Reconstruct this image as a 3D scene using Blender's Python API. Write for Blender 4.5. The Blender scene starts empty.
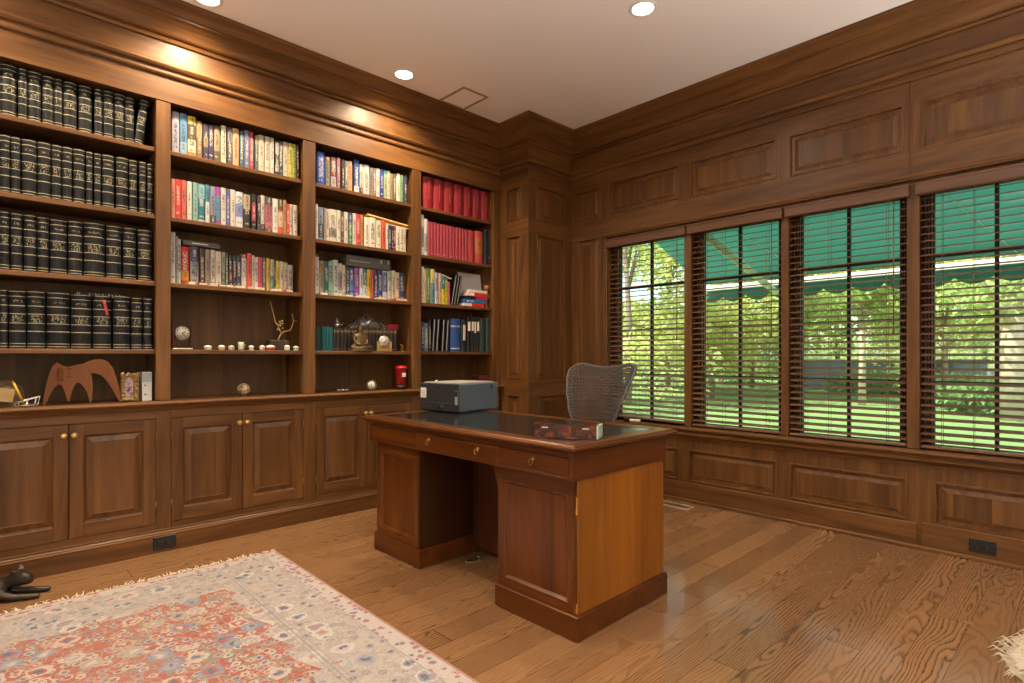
import bpy, math, random
from mathutils import Vector, Matrix
random.seed(7)
PI = math.pi
S = bpy.context.scene
COL = S.collection

# ------------------------------------------------------------------ camera
F, YAW, HOR, H = 561.0, math.radians(46.35), 356.5, 1.13
FW = Vector((math.cos(YAW), math.sin(YAW), 0)); RT = Vector((math.sin(YAW), -math.cos(YAW), 0))
cd = bpy.data.cameras.new('camera'); cam = bpy.data.objects.new('camera', cd); COL.objects.link(cam)
cam.location = (0, 0, H); cam.rotation_euler = (PI/2, 0, YAW - PI/2)
cd.sensor_width = 36.0; cd.lens = F/1024*36.0
cd.shift_y = (HOR - 341.5)/1024.0
cd.clip_start = 0.05; cd.clip_end = 300
S.camera = cam

def ray(px, py): return FW + RT*((px-512)/F) - Vector((0, 0, (py-HOR)/F))
def on_y(px, py, y):                       # a measured picture point on the plane Y = y
    d = ray(px, py); return Vector((0, 0, H)) + d*(y/d.y)
def on_x(px, py, x):
    d = ray(px, py); return Vector((0, 0, H)) + d*(x/d.x)
def on_z(px, py, z=0):
    d = ray(px, py); return Vector((0, 0, H)) + d*((z-H)/d.z)

# ------------------------------------------------------------------ mesh builder
class MB:
    def __init__(s): s.v = []; s.f = []; s.m = []; s.sm = []
    def add(s, vs, fs, mat=0, smooth=False):
        b = len(s.v); s.v += [tuple(x) for x in vs]
        for f in fs: s.f.append(tuple(b+i for i in f)); s.m.append(mat); s.sm.append(smooth)
        return s
    def box(s, x0, x1, y0, y1, z0, z1, c=0.0, mat=0, M=None):
        x0, x1 = min(x0, x1), max(x0, x1); y0, y1 = min(y0, y1), max(y0, y1); z0, z1 = min(z0, z1), max(z0, z1)
        lo, hi = (x0, y0, z0), (x1, y1, z1); ctr = Vector(((x0+x1)/2, (y0+y1)/2, (z0+z1)/2))
        if c <= 0:
            vs = [(a, b, d) for a in (x0, x1) for b in (y0, y1) for d in (z0, z1)]
            fs = [(0, 1, 3, 2), (4, 6, 7, 5), (0, 4, 5, 1), (2, 3, 7, 6), (0, 2, 6, 4), (1, 5, 7, 3)]
        else:
            c = min(c, 0.49*min(x1-x0, y1-y0, z1-z0)); idx = {}; vs = []; fs = []
            for sx in (0, 1):
                for sy in (0, 1):
                    for sz in (0, 1):
                        sg = (sx, sy, sz)
                        for ax in range(3):
                            p = [0, 0, 0]
                            for k in range(3):
                                e = hi[k] if sg[k] else lo[k]
                                p[k] = e if k == ax else (e - c if sg[k] else e + c)
                            idx[(sg, ax)] = len(vs); vs.append(tuple(p))
            for ax in range(3):
                o = [k for k in range(3) if k != ax]
                for sd in (0, 1):
                    q = []
                    for a, b in ((0, 0), (1, 0), (1, 1), (0, 1)):
                        g = [0, 0, 0]; g[ax] = sd; g[o[0]] = a; g[o[1]] = b; q.append(idx[(tuple(g), ax)])
                    fs.append(tuple(q))
                for a in (0, 1):
                    for b in (0, 1):
                        g0 = [0, 0, 0]; g0[o[0]] = a; g0[o[1]] = b; g1 = list(g0); g1[ax] = 1
                        g0, g1 = tuple(g0), tuple(g1)
                        fs.append((idx[(g0, o[0])], idx[(g1, o[0])], idx[(g1, o[1])], idx[(g0, o[1])]))
            for sx in (0, 1):
                for sy in (0, 1):
                    for sz in (0, 1): fs.append(tuple(idx[((sx, sy, sz), a)] for a in range(3)))
        out = []
        for f in fs:
            p = [Vector(vs[i]) for i in f]; n = (p[1]-p[0]).cross(p[2]-p[0]); cc = sum(p, Vector())/len(p)
            out.append(tuple(reversed(f)) if n.dot(cc-ctr) < 0 else f)
        if M is not None: vs = [tuple(M @ Vector(v)) for v in vs]
        return s.add(vs, out, mat)
    def lathe(s, prof, seg=24, ctr=(0, 0, 0), mat=0, smooth=True, M=None, sx=1, sy=1):
        vs = []; fs = []; n = len(prof)
        for i in range(seg):
            a = 2*PI*i/seg
            for r, z in prof: vs.append(Vector((math.cos(a)*r*sx, math.sin(a)*r*sy, z)))
        for i in range(seg):
            j = (i+1) % seg
            for k in range(n-1): fs.append((i*n+k, j*n+k, j*n+k+1, i*n+k+1))
        for k in (0, n-1):
            if prof[k][0] > 1e-6: fs.append(tuple(i*n+k for i in (range(seg) if k else range(seg-1, -1, -1))))
        if M is not None: vs = [M @ v for v in vs]
        vs = [(v.x+ctr[0], v.y+ctr[1], v.z+ctr[2]) for v in vs]
        return s.add(vs, fs, mat, smooth)
    def sphere(s, c, r, mat=0, seg=20, rings=12, sx=1, sy=1, sz=1):
        return s.lathe([(r*math.sin(PI*k/rings), -r*math.cos(PI*k/rings)*sz) for k in range(rings+1)], seg, c, mat, True, None, sx, sy)
    def tube(s, pts, rad, seg=8, mat=0, closed=False):
        pts = [Vector(p) for p in pts]; n = len(pts)
        if not isinstance(rad, (list, tuple)): rad = [rad]*n
        vs = []; fs = []; up = None
        for i, p in enumerate(pts):
            t = (pts[(i+1) % n]-pts[i-1]) if closed else (pts[min(i+1, n-1)]-pts[max(i-1, 0)])
            t.normalize()
            if up is None: up = t.orthogonal().normalized()
            up = (up - t*up.dot(t)); up = up.normalized() if up.length > 1e-6 else t.orthogonal().normalized()
            w = t.cross(up)
            for k in range(seg):
                a = 2*PI*k/seg; vs.append(p + (up*math.cos(a)+w*math.sin(a))*rad[i])
        for i in range(n if closed else n-1):
            j = (i+1) % n
            for k in range(seg):
                l = (k+1) % seg; fs.append((i*seg+k, i*seg+l, j*seg+l, j*seg+k))
        if not closed:
            fs.append(tuple(range(seg-1, -1, -1))); fs.append(tuple((n-1)*seg+k for k in range(seg)))
        return s.add(vs, fs, mat, True)
    def prism(s, outline, d0, d1, fn, mat=0, smooth=False):        # outline of (u, v); fn(u, v, d) -> xyz
        n = len(outline)
        vs = [fn(u, v, d0) for u, v in outline] + [fn(u, v, d1) for u, v in outline]
        fs = [tuple(range(n-1, -1, -1)), tuple(range(n, 2*n))]
        s.add(vs, fs, mat); b = len(s.v)-2*n
        for i in range(n):
            j = (i+1) % n; s.f.append((b+i, b+j, b+n+j, b+n+i)); s.m.append(mat); s.sm.append(smooth)
        return s
    def build(s, name, mats, parent=None, loc=None, rot=None):
        me = bpy.data.meshes.new(name); me.from_pydata(s.v, [], s.f)
        for m in (mats if isinstance(mats, (list, tuple)) else [mats]): me.materials.append(m)
        me.polygons.foreach_set('material_index', s.m); me.polygons.foreach_set('use_smooth', s.sm); me.update()
        o = bpy.data.objects.new(name, me); COL.objects.link(o)
        if parent: o.parent = parent
        if loc: o.location = loc
        if rot: o.rotation_euler = rot
        return o

def tag(o, label, cat, group=None, kind=None):
    o['label'] = label; o['category'] = cat
    if group: o['group'] = group
    if kind: o['kind'] = kind
    return o
def thing(name, label, cat, loc=(0, 0, 0), rz=0, group=None):
    o = bpy.data.objects.new(name, None); COL.objects.link(o); o.empty_display_size = 0.1
    o.location = loc; o.rotation_euler = (0, 0, rz); return tag(o, label, cat, group)
def struct(o): o['kind'] = 'structure'; return o
def copy_tree(root, loc, rz=None):
    c = root.copy(); COL.objects.link(c); c.location = loc
    if rz is not None: c.rotation_euler = (0, 0, rz)
    for ch in list(root.children):
        k = ch.copy(); COL.objects.link(k); k.parent = c
        for g in list(ch.children):
            q = g.copy(); COL.objects.link(q); q.parent = k
    return c

# ------------------------------------------------------------------ materials
def srgb(h):
    h = h.lstrip('#'); c = [int(h[i:i+2], 16)/255 for i in (0, 2, 4)]
    return tuple(x/12.92 if x <= .04045 else ((x+.055)/1.055)**2.4 for x in c) + (1,)
class NT:
    def __init__(s, name):
        s.m = bpy.data.materials.new(name); s.m.use_nodes = True; s.t = s.m.node_tree; s.t.nodes.clear()
        s.out = s.t.nodes.new('ShaderNodeOutputMaterial')
    def n(s, t, **k):
        x = s.t.nodes.new('ShaderNode'+t)
        for a, b in k.items(): setattr(x, a, b)
        return x
    def l(s, a, b): s.t.links.new(a, b)
    def put(s, sock, v):
        if hasattr(v, 'is_linked') or hasattr(v, 'links'): s.l(v, sock)
        else: sock.default_value = v
    def math(s, op, a, b=0.0, c=None, clamp=False):
        x = s.n('Math', operation=op, use_clamp=clamp); s.put(x.inputs[0], a); s.put(x.inputs[1], b)
        if c is not None: s.put(x.inputs[2], c)
        return x.outputs[0]
    def mix(s, f, a, b, mode='MIX'):
        x = s.n('Mix', data_type='RGBA', blend_type=mode); s.put(x.inputs[0], f); s.put(x.inputs[6], a); s.put(x.inputs[7], b); return x.outputs[2]
    def ramp(s, f, stops, interp='LINEAR'):
        x = s.n('ValToRGB'); cr = x.color_ramp; cr.interpolation = interp
        while len(cr.elements) < len(stops): cr.elements.new(0.5)
        for e, (p, c) in zip(cr.elements, stops): e.position = p; e.color = c if len(c) == 4 else (*c, 1)
        s.l(f, x.inputs[0]); return x.outputs[0]
    def noise(s, vec, scale, detail=4, rough=.55, dist=0.0, dim='3D'):
        x = s.n('TexNoise', noise_dimensions=dim); s.l(vec, x.inputs['Vector']); x.inputs['Scale'].default_value = scale
        x.inputs['Detail'].default_value = detail; x.inputs['Roughness'].default_value = rough; x.inputs['Distortion'].default_value = dist
        return x
    def coords(s, kind='Object', offset=True):
        tc = s.n('TexCoord'); v = tc.outputs[kind]
        if offset:
            oi = s.n('ObjectInfo'); a = s.n('VectorMath', operation='ADD'); m = s.math('MULTIPLY', oi.outputs['Random'], 37.0)
            cx = s.n('CombineXYZ'); s.l(m, cx.inputs[0]); s.l(m, cx.inputs[1]); s.l(m, cx.inputs[2])
            s.l(v, a.inputs[0]); s.l(cx.outputs[0], a.inputs[1]); v = a.outputs[0]
        return v
    def scale(s, v, sc):
        x = s.n('VectorMath', operation='MULTIPLY'); s.l(v, x.inputs[0]); x.inputs[1].default_value = sc; return x.outputs[0]
    def bsdf(s, color, rough=.5, metal=0.0, coat=0.0, bump=None, bs=.1, bd=.002, spec=.5, trans=0.0, emit=None, es=0.0, ior=1.5, coatr=.1):
        b = s.n('BsdfPrincipled'); s.put(b.inputs['Base Color'], color); s.put(b.inputs['Roughness'], rough)
        b.inputs['Metallic'].default_value = metal; b.inputs['Coat Weight'].default_value = coat; b.inputs['Coat Roughness'].default_value = coatr
        b.inputs['Specular IOR Level'].default_value = spec; b.inputs['Transmission Weight'].default_value = trans; b.inputs['IOR'].default_value = ior
        if emit is not None: b.inputs['Emission Color'].default_value = emit; b.inputs['Emission Strength'].default_value = es
        if bump is not None:
            bp = s.n('Bump'); bp.inputs['Strength'].default_value = bs; bp.inputs['Distance'].default_value = bd
            s.l(bump, bp.inputs['Height']); s.l(bp.outputs[0], b.inputs['Normal'])
        s.l(b.outputs[0], s.out.inputs[0]); return s.m

def plain(name, hexc, rough=.5, metal=0.0, coat=0.0, var=.12, vs=25, spec=.5):
    t = NT(name); v = t.coords(); c = srgb(hexc)
    n = t.noise(v, vs, 3)
    col = t.mix(n.outputs[0], tuple(x*(1-var) for x in c[:3])+(1,), tuple(min(1, x*(1+var)) for x in c[:3])+(1,))
    r = t.math('MULTIPLY_ADD', n.outputs[0], .12, rough-.06)
    return t.bsdf(col, r, metal, coat, spec=spec)

def wood(name, dark, mid, light, axis, rough=.45, coat=.07, board=0.0, across=None, amt=1.0, freq=1.0):
    """figured timber: grain runs along AXIS; BOARD > 0 glues it up from boards of that width set across ACROSS"""
    t = NT(name); v = t.coords()
    if board > 0:
        sep = t.n('SeparateXYZ'); t.l(v, sep.inputs[0])
        q = t.math('FLOOR', t.math('DIVIDE', sep.outputs[across], board))
        wn = t.n('TexWhiteNoise', noise_dimensions='1D'); t.l(q, wn.inputs['W'])
        off = t.n('VectorMath', operation='MULTIPLY_ADD'); t.l(wn.outputs['Color'], off.inputs[0]); off.inputs[1].default_value = (9, 9, 9); t.l(v, off.inputs[2]); v = off.outputs[0]
    sc = [11*freq]*3; sc[axis] = .75*freq
    n1 = t.noise(t.scale(v, sc), 1.0, 5, .55, 1.1)
    sc2 = [4.2*freq]*3; sc2[axis] = .42*freq
    n2 = t.noise(t.scale(v, sc2), 1.0, 2, .5, .6)
    rings = t.math('SINE', t.math('MULTIPLY', n2.outputs[0], 70.0))
    sc3 = [260]*3; sc3[axis] = 7
    n3 = t.noise(t.scale(v, sc3), 1.0, 2, .6)
    f = t.math('ADD', t.math('MULTIPLY_ADD', n1.outputs[0], .62, .12), t.math('MULTIPLY', rings, .034*amt))
    f = t.math('ADD', f, t.math('MULTIPLY_ADD', n3.outputs[0], .20*amt, -.04))
    col = t.ramp(f, [(.28, dark), (.5, mid), (.74, light)])
    if board > 0:
        g = t.math('MULTIPLY_ADD', wn.outputs['Value'], .40, .80)
        hs = t.n('HueSaturation'); t.l(col, hs.inputs['Color']); t.l(g, hs.inputs['Value']); col = hs.outputs[0]
    r = t.math('MULTIPLY_ADD', n3.outputs[0], .16, rough-.08)
    return t.bsdf(col, r, coat=coat, bump=n3.outputs[0], bs=.12, bd=.0008, coatr=.22, spec=.35)

WD = [(.044, .0170, .0042), (.118, .0488, .0120), (.210, .0940, .0260)]
W = {}
for a, k in enumerate('xyz'): W[k] = wood('walnut_'+k, *WD, a)
W['pz_x'] = wood('walnut_boards_x', *WD, 2, board=.16, across=0, freq=.6)
W['pz_y'] = wood('walnut_boards_y', *WD, 2, board=.17, across=1, freq=.6)
WB = [(.048, .020, .0052), (.092, .041, .0105), (.140, .065, .018)]
W['back'] = wood('walnut_back', *WB, 2, rough=.55, coat=.05, board=.2, across=0)
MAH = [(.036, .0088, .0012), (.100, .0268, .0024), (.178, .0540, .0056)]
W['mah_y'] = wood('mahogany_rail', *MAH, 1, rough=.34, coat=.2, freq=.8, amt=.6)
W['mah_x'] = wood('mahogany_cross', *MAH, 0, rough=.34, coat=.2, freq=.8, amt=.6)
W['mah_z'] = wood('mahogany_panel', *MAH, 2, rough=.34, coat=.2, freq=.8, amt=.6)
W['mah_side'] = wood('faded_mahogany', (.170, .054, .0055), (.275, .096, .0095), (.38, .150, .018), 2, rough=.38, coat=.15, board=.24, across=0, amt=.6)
W['mah_back_shade'] = wood('kneehole_shade_mahogany', (.026, .008, .003), (.06, .017, .005), (.1, .03, .008), 2, rough=.45, coat=.1)  # dark mahogany copy, kneehole shade put into its colour

def mat_floor():
    t = NT('oak_floor'); tc = t.n('TexCoord'); sep = t.n('SeparateXYZ'); t.l(tc.outputs['Object'], sep.inputs[0])
    X, Y = sep.outputs[0], sep.outputs[1]; PW = .127
    yb = t.math('DIVIDE', Y, PW); row = t.math('FLOOR', yb); yl = t.math('FRACT', yb)
    w1 = t.n('TexWhiteNoise', noise_dimensions='1D'); t.l(row, w1.inputs['W'])
    xs = t.math('ADD', t.math('DIVIDE', X, 2.1), t.math('MULTIPLY', w1.outputs['Value'], 7.0))
    bi = t.math('FLOOR', xs); xl = t.math('FRACT', xs)
    cid = t.n('CombineXYZ'); t.l(row, cid.inputs[0]); t.l(bi, cid.inputs[1])
    w2 = t.n('TexWhiteNoise', noise_dimensions='2D'); t.l(cid.outputs[0], w2.inputs['Vector'])
    rc = t.n('SeparateColor'); t.l(w2.outputs['Color'], rc.inputs[0])
    def nz_(fx, fy, k, d=2):
        vv = t.n('CombineXYZ'); t.l(t.math('MULTIPLY', X, fx), vv.inputs[0]); t.l(t.math('MULTIPLY', Y, fy), vv.inputs[1]); t.l(t.math('MULTIPLY', w2.outputs['Value'], 50.0+k), vv.inputs[2])
        return t.noise(vv.outputs[0], 1.0, d, .5).outputs[0]
    big1 = nz_(1.7, 4.5, 0); med = nz_(7.0, 26.0, 9); fine = nz_(30.0, 70.0, 21)
    # slice a slightly tilted, wandering log: rings in the plane give cathedral figure
    yc = t.math('MULTIPLY', t.math('ADD', t.math('SUBTRACT', yl, .5), t.math('MULTIPLY_ADD', rc.outputs[0], 1.5, -.75)), PW)
    yc = t.math('ADD', yc, t.math('MULTIPLY_ADD', big1, .05, -.025))
    hh = t.math('ADD', t.math('MULTIPLY', X, t.math('MULTIPLY_ADD', rc.outputs[1], .07, -.035)), t.math('MULTIPLY_ADD', rc.outputs[2], .18, -.09))
    hh = t.math('ADD', hh, t.math('MULTIPLY_ADD', big1, .16, -.08))
    r = t.math('SQRT', t.math('ADD', t.math('MULTIPLY', yc, yc), t.math('MULTIPLY', t.math('MULTIPLY', hh, hh), .55)))
    r = t.math('ADD', r, t.math('MULTIPLY_ADD', med, .007, -.0035)); r = t.math('ADD', r, t.math('MULTIPLY_ADD', fine, .0030, -.0015))
    fr = t.math('FRACT', t.math('DIVIDE', r, .0105))
    ring = t.ramp(fr, [(0, (1, 1, 1)), (.10, (.95, .95, .95)), (.30, (.25, .25, .25)), (.55, (0, 0, 0)), (.88, (.10, .10, .10)), (.97, (1, 1, 1))])
    pv = t.n('CombineXYZ'); t.l(t.math('MULTIPLY', X, 18.0), pv.inputs[0]); t.l(t.math('MULTIPLY', Y, 420.0), pv.inputs[1]); t.l(w2.outputs['Value'], pv.inputs[2])
    pm = t.ramp(t.noise(pv.outputs[0], 1.0, 2, .6).outputs[0], [(.34, (0, 0, 0)), (.64, (1, 1, 1))])
    big = t.noise(tc.outputs['Object'], 1.1, 3, .5)
    c1 = t.mix(w2.outputs['Value'], (.200, .103, .044, 1), (.322, .174, .079, 1))
    c1 = t.mix(t.math('MULTIPLY', big.outputs[0], .5), c1, (.275, .138, .056, 1))
    f = t.math('MULTIPLY', ring, t.math('MULTIPLY_ADD', pm, .55, .40), clamp=True)
    f = t.math('MULTIPLY', f, t.math('MULTIPLY_ADD', t.math('FRACT', t.math('MULTIPLY', w2.outputs['Value'], 13.7)), .65, .42), clamp=True)
    f = t.math('ADD', f, t.math('MULTIPLY_ADD', pm, .16, -.02), clamp=True)
    col = t.mix(t.math('MULTIPLY', f, .88), c1, (.060, .023, .0085, 1))
    e1 = t.math('LESS_THAN', t.math('MINIMUM', yl, t.math('SUBTRACT', 1.0, yl)), .009)
    e2 = t.math('LESS_THAN', t.math('MINIMUM', xl, t.math('SUBTRACT', 1.0, xl)), .0008)
    e = t.math('MAXIMUM', e1, e2)
    col = t.mix(t.math('MULTIPLY', e, .65), col, (.03, .012, .005, 1))
    hgt = t.math('SUBTRACT', t.math('MULTIPLY', f, -.3), t.math('MULTIPLY', e, 1.0))
    rg = t.math('MULTIPLY_ADD', big.outputs[0], .14, .19)
    return t.bsdf(col, rg, coat=.45, bump=hgt, bs=.12, bd=.001, coatr=.10)

def mat_rug(hx, hy):
    t = NT('persian_rug'); tc = t.n('TexCoord'); P = tc.outputs['Object']; sep = t.n('SeparateXYZ'); t.l(P, sep.inputs[0])
    wob = t.noise(P, 7, 2); wv = t.math('MULTIPLY_ADD', wob.outputs[0], .03, -.015)
    dx = t.math('SUBTRACT', hx, t.math('ABSOLUTE', sep.outputs[0])); dy = t.math('SUBTRACT', hy, t.math('ABSOLUTE', sep.outputs[1]))
    d = t.math('MINIMUM', dx, dy); du = d
    # scalloped field edge
    along = t.math('ADD', sep.outputs[0], sep.outputs[1])
    sca = t.math('MULTIPLY', t.math('ABSOLUTE', t.math('SINE', t.math('MULTIPLY', along, 14.0))), .05)
    dfield = t.math('SUBTRACT', t.math('ADD', d, wv), sca)
    field = t.math('GREATER_THAN', dfield, .355)
    def flowers(scale, seed, r0, r1, r2):
        o = t.n('VectorMath', operation='ADD'); t.l(P, o.inputs[0]); o.inputs[1].default_value = (seed, seed*1.7, 0)
        nn = t.noise(o.outputs[0], scale*3.0, 3, .65); mm = t.n('VectorMath', operation='MULTIPLY_ADD'); t.l(nn.outputs['Color'], mm.inputs[0]); mm.inputs[1].default_value = (.62/scale,)*3; t.l(o.outputs[0], mm.inputs[2])
        v = t.n('TexVoronoi', voronoi_dimensions='2D'); t.l(mm.outputs[0], v.inputs['Vector']); v.inputs['Scale'].default_value = scale; v.inputs['Randomness'].default_value = .8
        D = v.outputs['Distance']; C = t.n('SeparateColor'); t.l(v.outputs['Color'], C.inputs[0])
        return (t.math('LESS_THAN', D, r2), t.math('LESS_THAN', D, r1), t.math('LESS_THAN', D, r0), C)
    n1 = t.noise(P, 55, 2); n2 = t.noise(P, 16, 3); n3 = t.noise(P, 3.0, 2)
    vine = t.math('LESS_THAN', t.math('ABSOLUTE', t.math('SUBTRACT', t.noise(P, 11, 1.5, .5, .8).outputs[0], .5)), .022)
    vine2 = t.math('LESS_THAN', t.math('ABSOLUTE', t.math('SUBTRACT', t.noise(P, 19, 1.5, .5, .8).outputs[0], .48)), .028)
    # red field
    rd = t.mix(n2.outputs[0], srgb('#a82a18'), srgb('#c4442c'))
    A = flowers(9.5, 3.1, .13, .24, .37); B = flowers(24, 8.3, .16, .27, .40)
    def deco(base, fl, cols):
        p3, p2, p1, C = fl
        ca = t.ramp(C.outputs[0], cols[0], 'CONSTANT'); cb = t.ramp(C.outputs[1], cols[1], 'CONSTANT'); cc = t.ramp(C.outputs[2], cols[2], 'CONSTANT')
        on = t.math('GREATER_THAN', C.outputs[1], cols[3])
        c = t.mix(t.math('MULTIPLY', p3, on), base, ca); c = t.mix(t.math('MULTIPLY', p2, on), c, cb); return t.mix(t.math('MULTIPLY', p1, on), c, cc)
    cream, blue, navy, tan, red, pink, grn, gry = [srgb(x) for x in ('#d8c7ad', '#7d8fa8', '#3d4f7a', '#c2ab8a', '#b8432f', '#cf8a78', '#7f8470', '#a7a39a')]
    rd = t.mix(t.math('MULTIPLY', vine2, .8), rd, tan); rd = t.mix(vine, rd, grn)
    rd = deco(rd, B, ([(0, cream), (.5, tan), (.8, pink)], [(0, red), (.35, blue), (.7, cream)], [(0, navy), (.5, red)], .25))
    rd = deco(rd, A, ([(0, cream), (.45, blue), (.7, tan)], [(0, blue), (.3, red), (.7, gry)], [(0, navy), (.5, cream)], .3))
    # pale border
    bd = t.mix(n2.outputs[0], srgb('#bcae9f'), srgb('#d9ccbb'))
    bd = t.mix(t.math('MULTIPLY', vine, .75), bd, gry); bd = t.mix(t.math('MULTIPLY', vine2, .7), bd, srgb('#b39c86'))
    C1 = flowers(8, 5.5, .12, .22, .33); D1 = flowers(20, 1.3, .16, .27, .38)
    bd = deco(bd, D1, ([(0, gry), (.4, srgb('#cfc3b4')), (.75, srgb('#b8a590'))], [(0, srgb('#c9bcab')), (.5, srgb('#8c8d95'))], [(0, navy), (.3, gry), (.7, srgb('#c4a293'))], .25))
    bd = deco(bd, C1, ([(0, srgb('#e0d6c8')), (.5, srgb('#aeb0b4'))], [(0, srgb('#8f95a5')), (.5, srgb('#d2c2b0'))], [(0, navy), (.6, srgb('#b87a6a'))], .35))
    # narrow guard stripes
    def band(a, b): return t.math('MULTIPLY', t.math('GREATER_THAN', du, a), t.math('LESS_THAN', du, b))
    col = t.mix(field, bd, rd)
    g1 = t.mix(n1.outputs[0], srgb('#c98b7c'), srgb('#d8b7a8'))
    col = t.mix(band(-1, .013), col, srgb('#c07864'))
    edge_fl = flowers(30, 2.2, .18, .28, .42)
    gb = deco(t.mix(n1.outputs[0], srgb('#d3c3b2'), srgb('#dcd0c2')), edge_fl, ([(0, srgb('#c46a52')), (.6, cream)], [(0, cream), (.5, blue)], [(0, navy), (.5, red)], .45))
    col = t.mix(band(.013, .085), col, gb)
    for a, b, c in ((.085, .092, gry), (.10, .106, srgb('#b9a28e')), (.300, .308, gry), (.318, .326, srgb('#8f8a84')), (.336, .342, srgb('#a39a90'))): col = t.mix(t.math('MULTIPLY', band(a, b), .75), col, c)
    fade = t.math('MULTIPLY_ADD', n3.outputs[0], .35, -.05)
    col = t.mix(fade, col, srgb('#cbb9a6'))
    col = t.mix(t.math('MULTIPLY', n1.outputs[0], .25), col, srgb('#d6c8b6'))
    col = t.mix(1.0, col, (.64, .665, .76, 1), 'MULTIPLY')
    sp = t.noise(P, 75, 3, .7); col = t.mix(t.math('MULTIPLY_ADD', sp.outputs[0], .9, -.30, clamp=True), col, srgb('#8f8478'))
    kn = t.noise(P, 320, 2)
    return t.bsdf(col, .92, bump=kn.outputs[0], bs=.5, bd=.003, spec=.15)

def mat_book():
    t = NT('book_cover'); oi = t.n('ObjectInfo'); tc = t.n('TexCoord'); g = t.n('SeparateXYZ'); t.l(tc.outputs['Generated'], g.inputs[0]); o = t.n('SeparateXYZ'); t.l(tc.outputs['Object'], o.inputs[0])
    bw = t.n('RGBToBW'); t.l(oi.outputs['Color'], bw.inputs[0]); darkc = t.math('GREATER_THAN', bw.outputs[0], .2)
    R = oi.outputs['Random']; R2 = t.math('FRACT', t.math('MULTIPLY', R, 17.3)); R3 = t.math('FRACT', t.math('MULTIPLY', R, 91.7))
    ink = t.mix(darkc, (.72, .66, .52, 1), t.mix(R2, (.03, .03, .04, 1), (.10, .06, .05, 1)))
    cell = t.n('CombineXYZ'); t.l(t.math('FLOOR', t.math('DIVIDE', o.outputs[0], .0045)), cell.inputs[0]); t.l(t.math('FLOOR', t.math('DIVIDE', o.outputs[2], .0035)), cell.inputs[1]); t.l(R, cell.inputs[2])
    wn = t.n('TexWhiteNoise', noise_dimensions='3D'); t.l(cell.outputs[0], wn.inputs['Vector'])
    m = t.math('GREATER_THAN', wn.outputs['Value'], .48)
    m = t.math('MULTIPLY', m, t.math('LESS_THAN', t.math('ABSOLUTE', t.math('SUBTRACT', g.outputs[0], .5)), t.math('MULTIPLY_ADD', R3, .16, .17)))
    z = g.outputs[2]; lo = t.math('MULTIPLY_ADD', R2, .25, .18); hi = t.math('MULTIPLY_ADD', R3, .2, .7)
    m1 = t.math('MULTIPLY', t.math('GREATER_THAN', z, lo), t.math('LESS_THAN', z, hi)); m2 = t.math('MULTIPLY', t.math('GREATER_THAN', z, .12), t.math('LESS_THAN', z, .17))
    m = t.math('MULTIPLY', m, t.math('MAXIMUM', m1, m2)); m = t.math('MULTIPLY', m, t.math('LESS_THAN', g.outputs[1], .12))
    n = t.noise(tc.outputs['Object'], 40, 3); col = t.mix(t.math('MULTIPLY', n.outputs[0], .25), oi.outputs['Color'], t.mix(.5, oi.outputs['Color'], (.25, .2, .15, 1)))
    col = t.mix(t.math('MULTIPLY', m, .85), col, ink); col = t.mix(1.0, col, (.74, .74, .76, 1), 'MULTIPLY')
    return t.bsdf(col, .42, spec=.4)

def mat_law():
    t = NT('law_binding'); tc = t.n('TexCoord'); g = t.n('SeparateXYZ'); t.l(tc.outputs['Generated'], g.inputs[0]); o = t.n('SeparateXYZ'); t.l(tc.outputs['Object'], o.inputs[0]); oi = t.n('ObjectInfo')
    z = g.outputs[2]; m = None
    for a, w in ((.035, .006), (.085, .006), (.30, .007), (.44, .006), (.60, .006), (.74, .007), (.90, .006), (.985, .006)):
        b = t.math('LESS_THAN', t.math('ABSOLUTE', t.math('SUBTRACT', z, a)), w); m = b if m is None else t.math('MAXIMUM', m, b)
    cell = t.n('CombineXYZ'); t.l(t.math('FLOOR', t.math('DIVIDE', o.outputs[0], .0032)), cell.inputs[0]); t.l(t.math('FLOOR', t.math('DIVIDE', o.outputs[2], .0055)), cell.inputs[1]); t.l(oi.outputs['Random'], cell.inputs[2])
    wn = t.n('TexWhiteNoise', noise_dimensions='3D'); t.l(cell.outputs[0], wn.inputs['Vector']); tx = t.math('GREATER_THAN', wn.outputs['Value'], .60)
    cx = t.math('ABSOLUTE', t.math('SUBTRACT', g.outputs[0], .5))
    def win(a, b, w): return t.math('MULTIPLY', t.math('MULTIPLY', t.math('GREATER_THAN', z, a), t.math('LESS_THAN', z, b)), t.math('LESS_THAN', cx, w))
    tt = t.math('MULTIPLY', tx, t.math('MAXIMUM', win(.455, .585, .32), win(.80, .835, .28)))
    m = t.math('MAXIMUM', m, t.math('MULTIPLY', tt, .5)); m = t.math('MULTIPLY', m, t.math('LESS_THAN', g.outputs[1], .14))
    n = t.noise(tc.outputs['Object'], 90, 3); base = t.mix(n.outputs[0], (.0045, .005, .0065, 1), (.011, .012, .0145, 1))
    col = t.mix(m, base, (.42, .38, .25, 1))
    b = t.n('BsdfPrincipled'); t.l(col, b.inputs['Base Color']); b.inputs['Roughness'].default_value = .42; b.inputs['Specular IOR Level'].default_value = .28; t.l(t.math('MULTIPLY', m, .35), b.inputs['Metallic'])
    t.l(b.outputs[0], t.out.inputs[0]); return t.m

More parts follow.
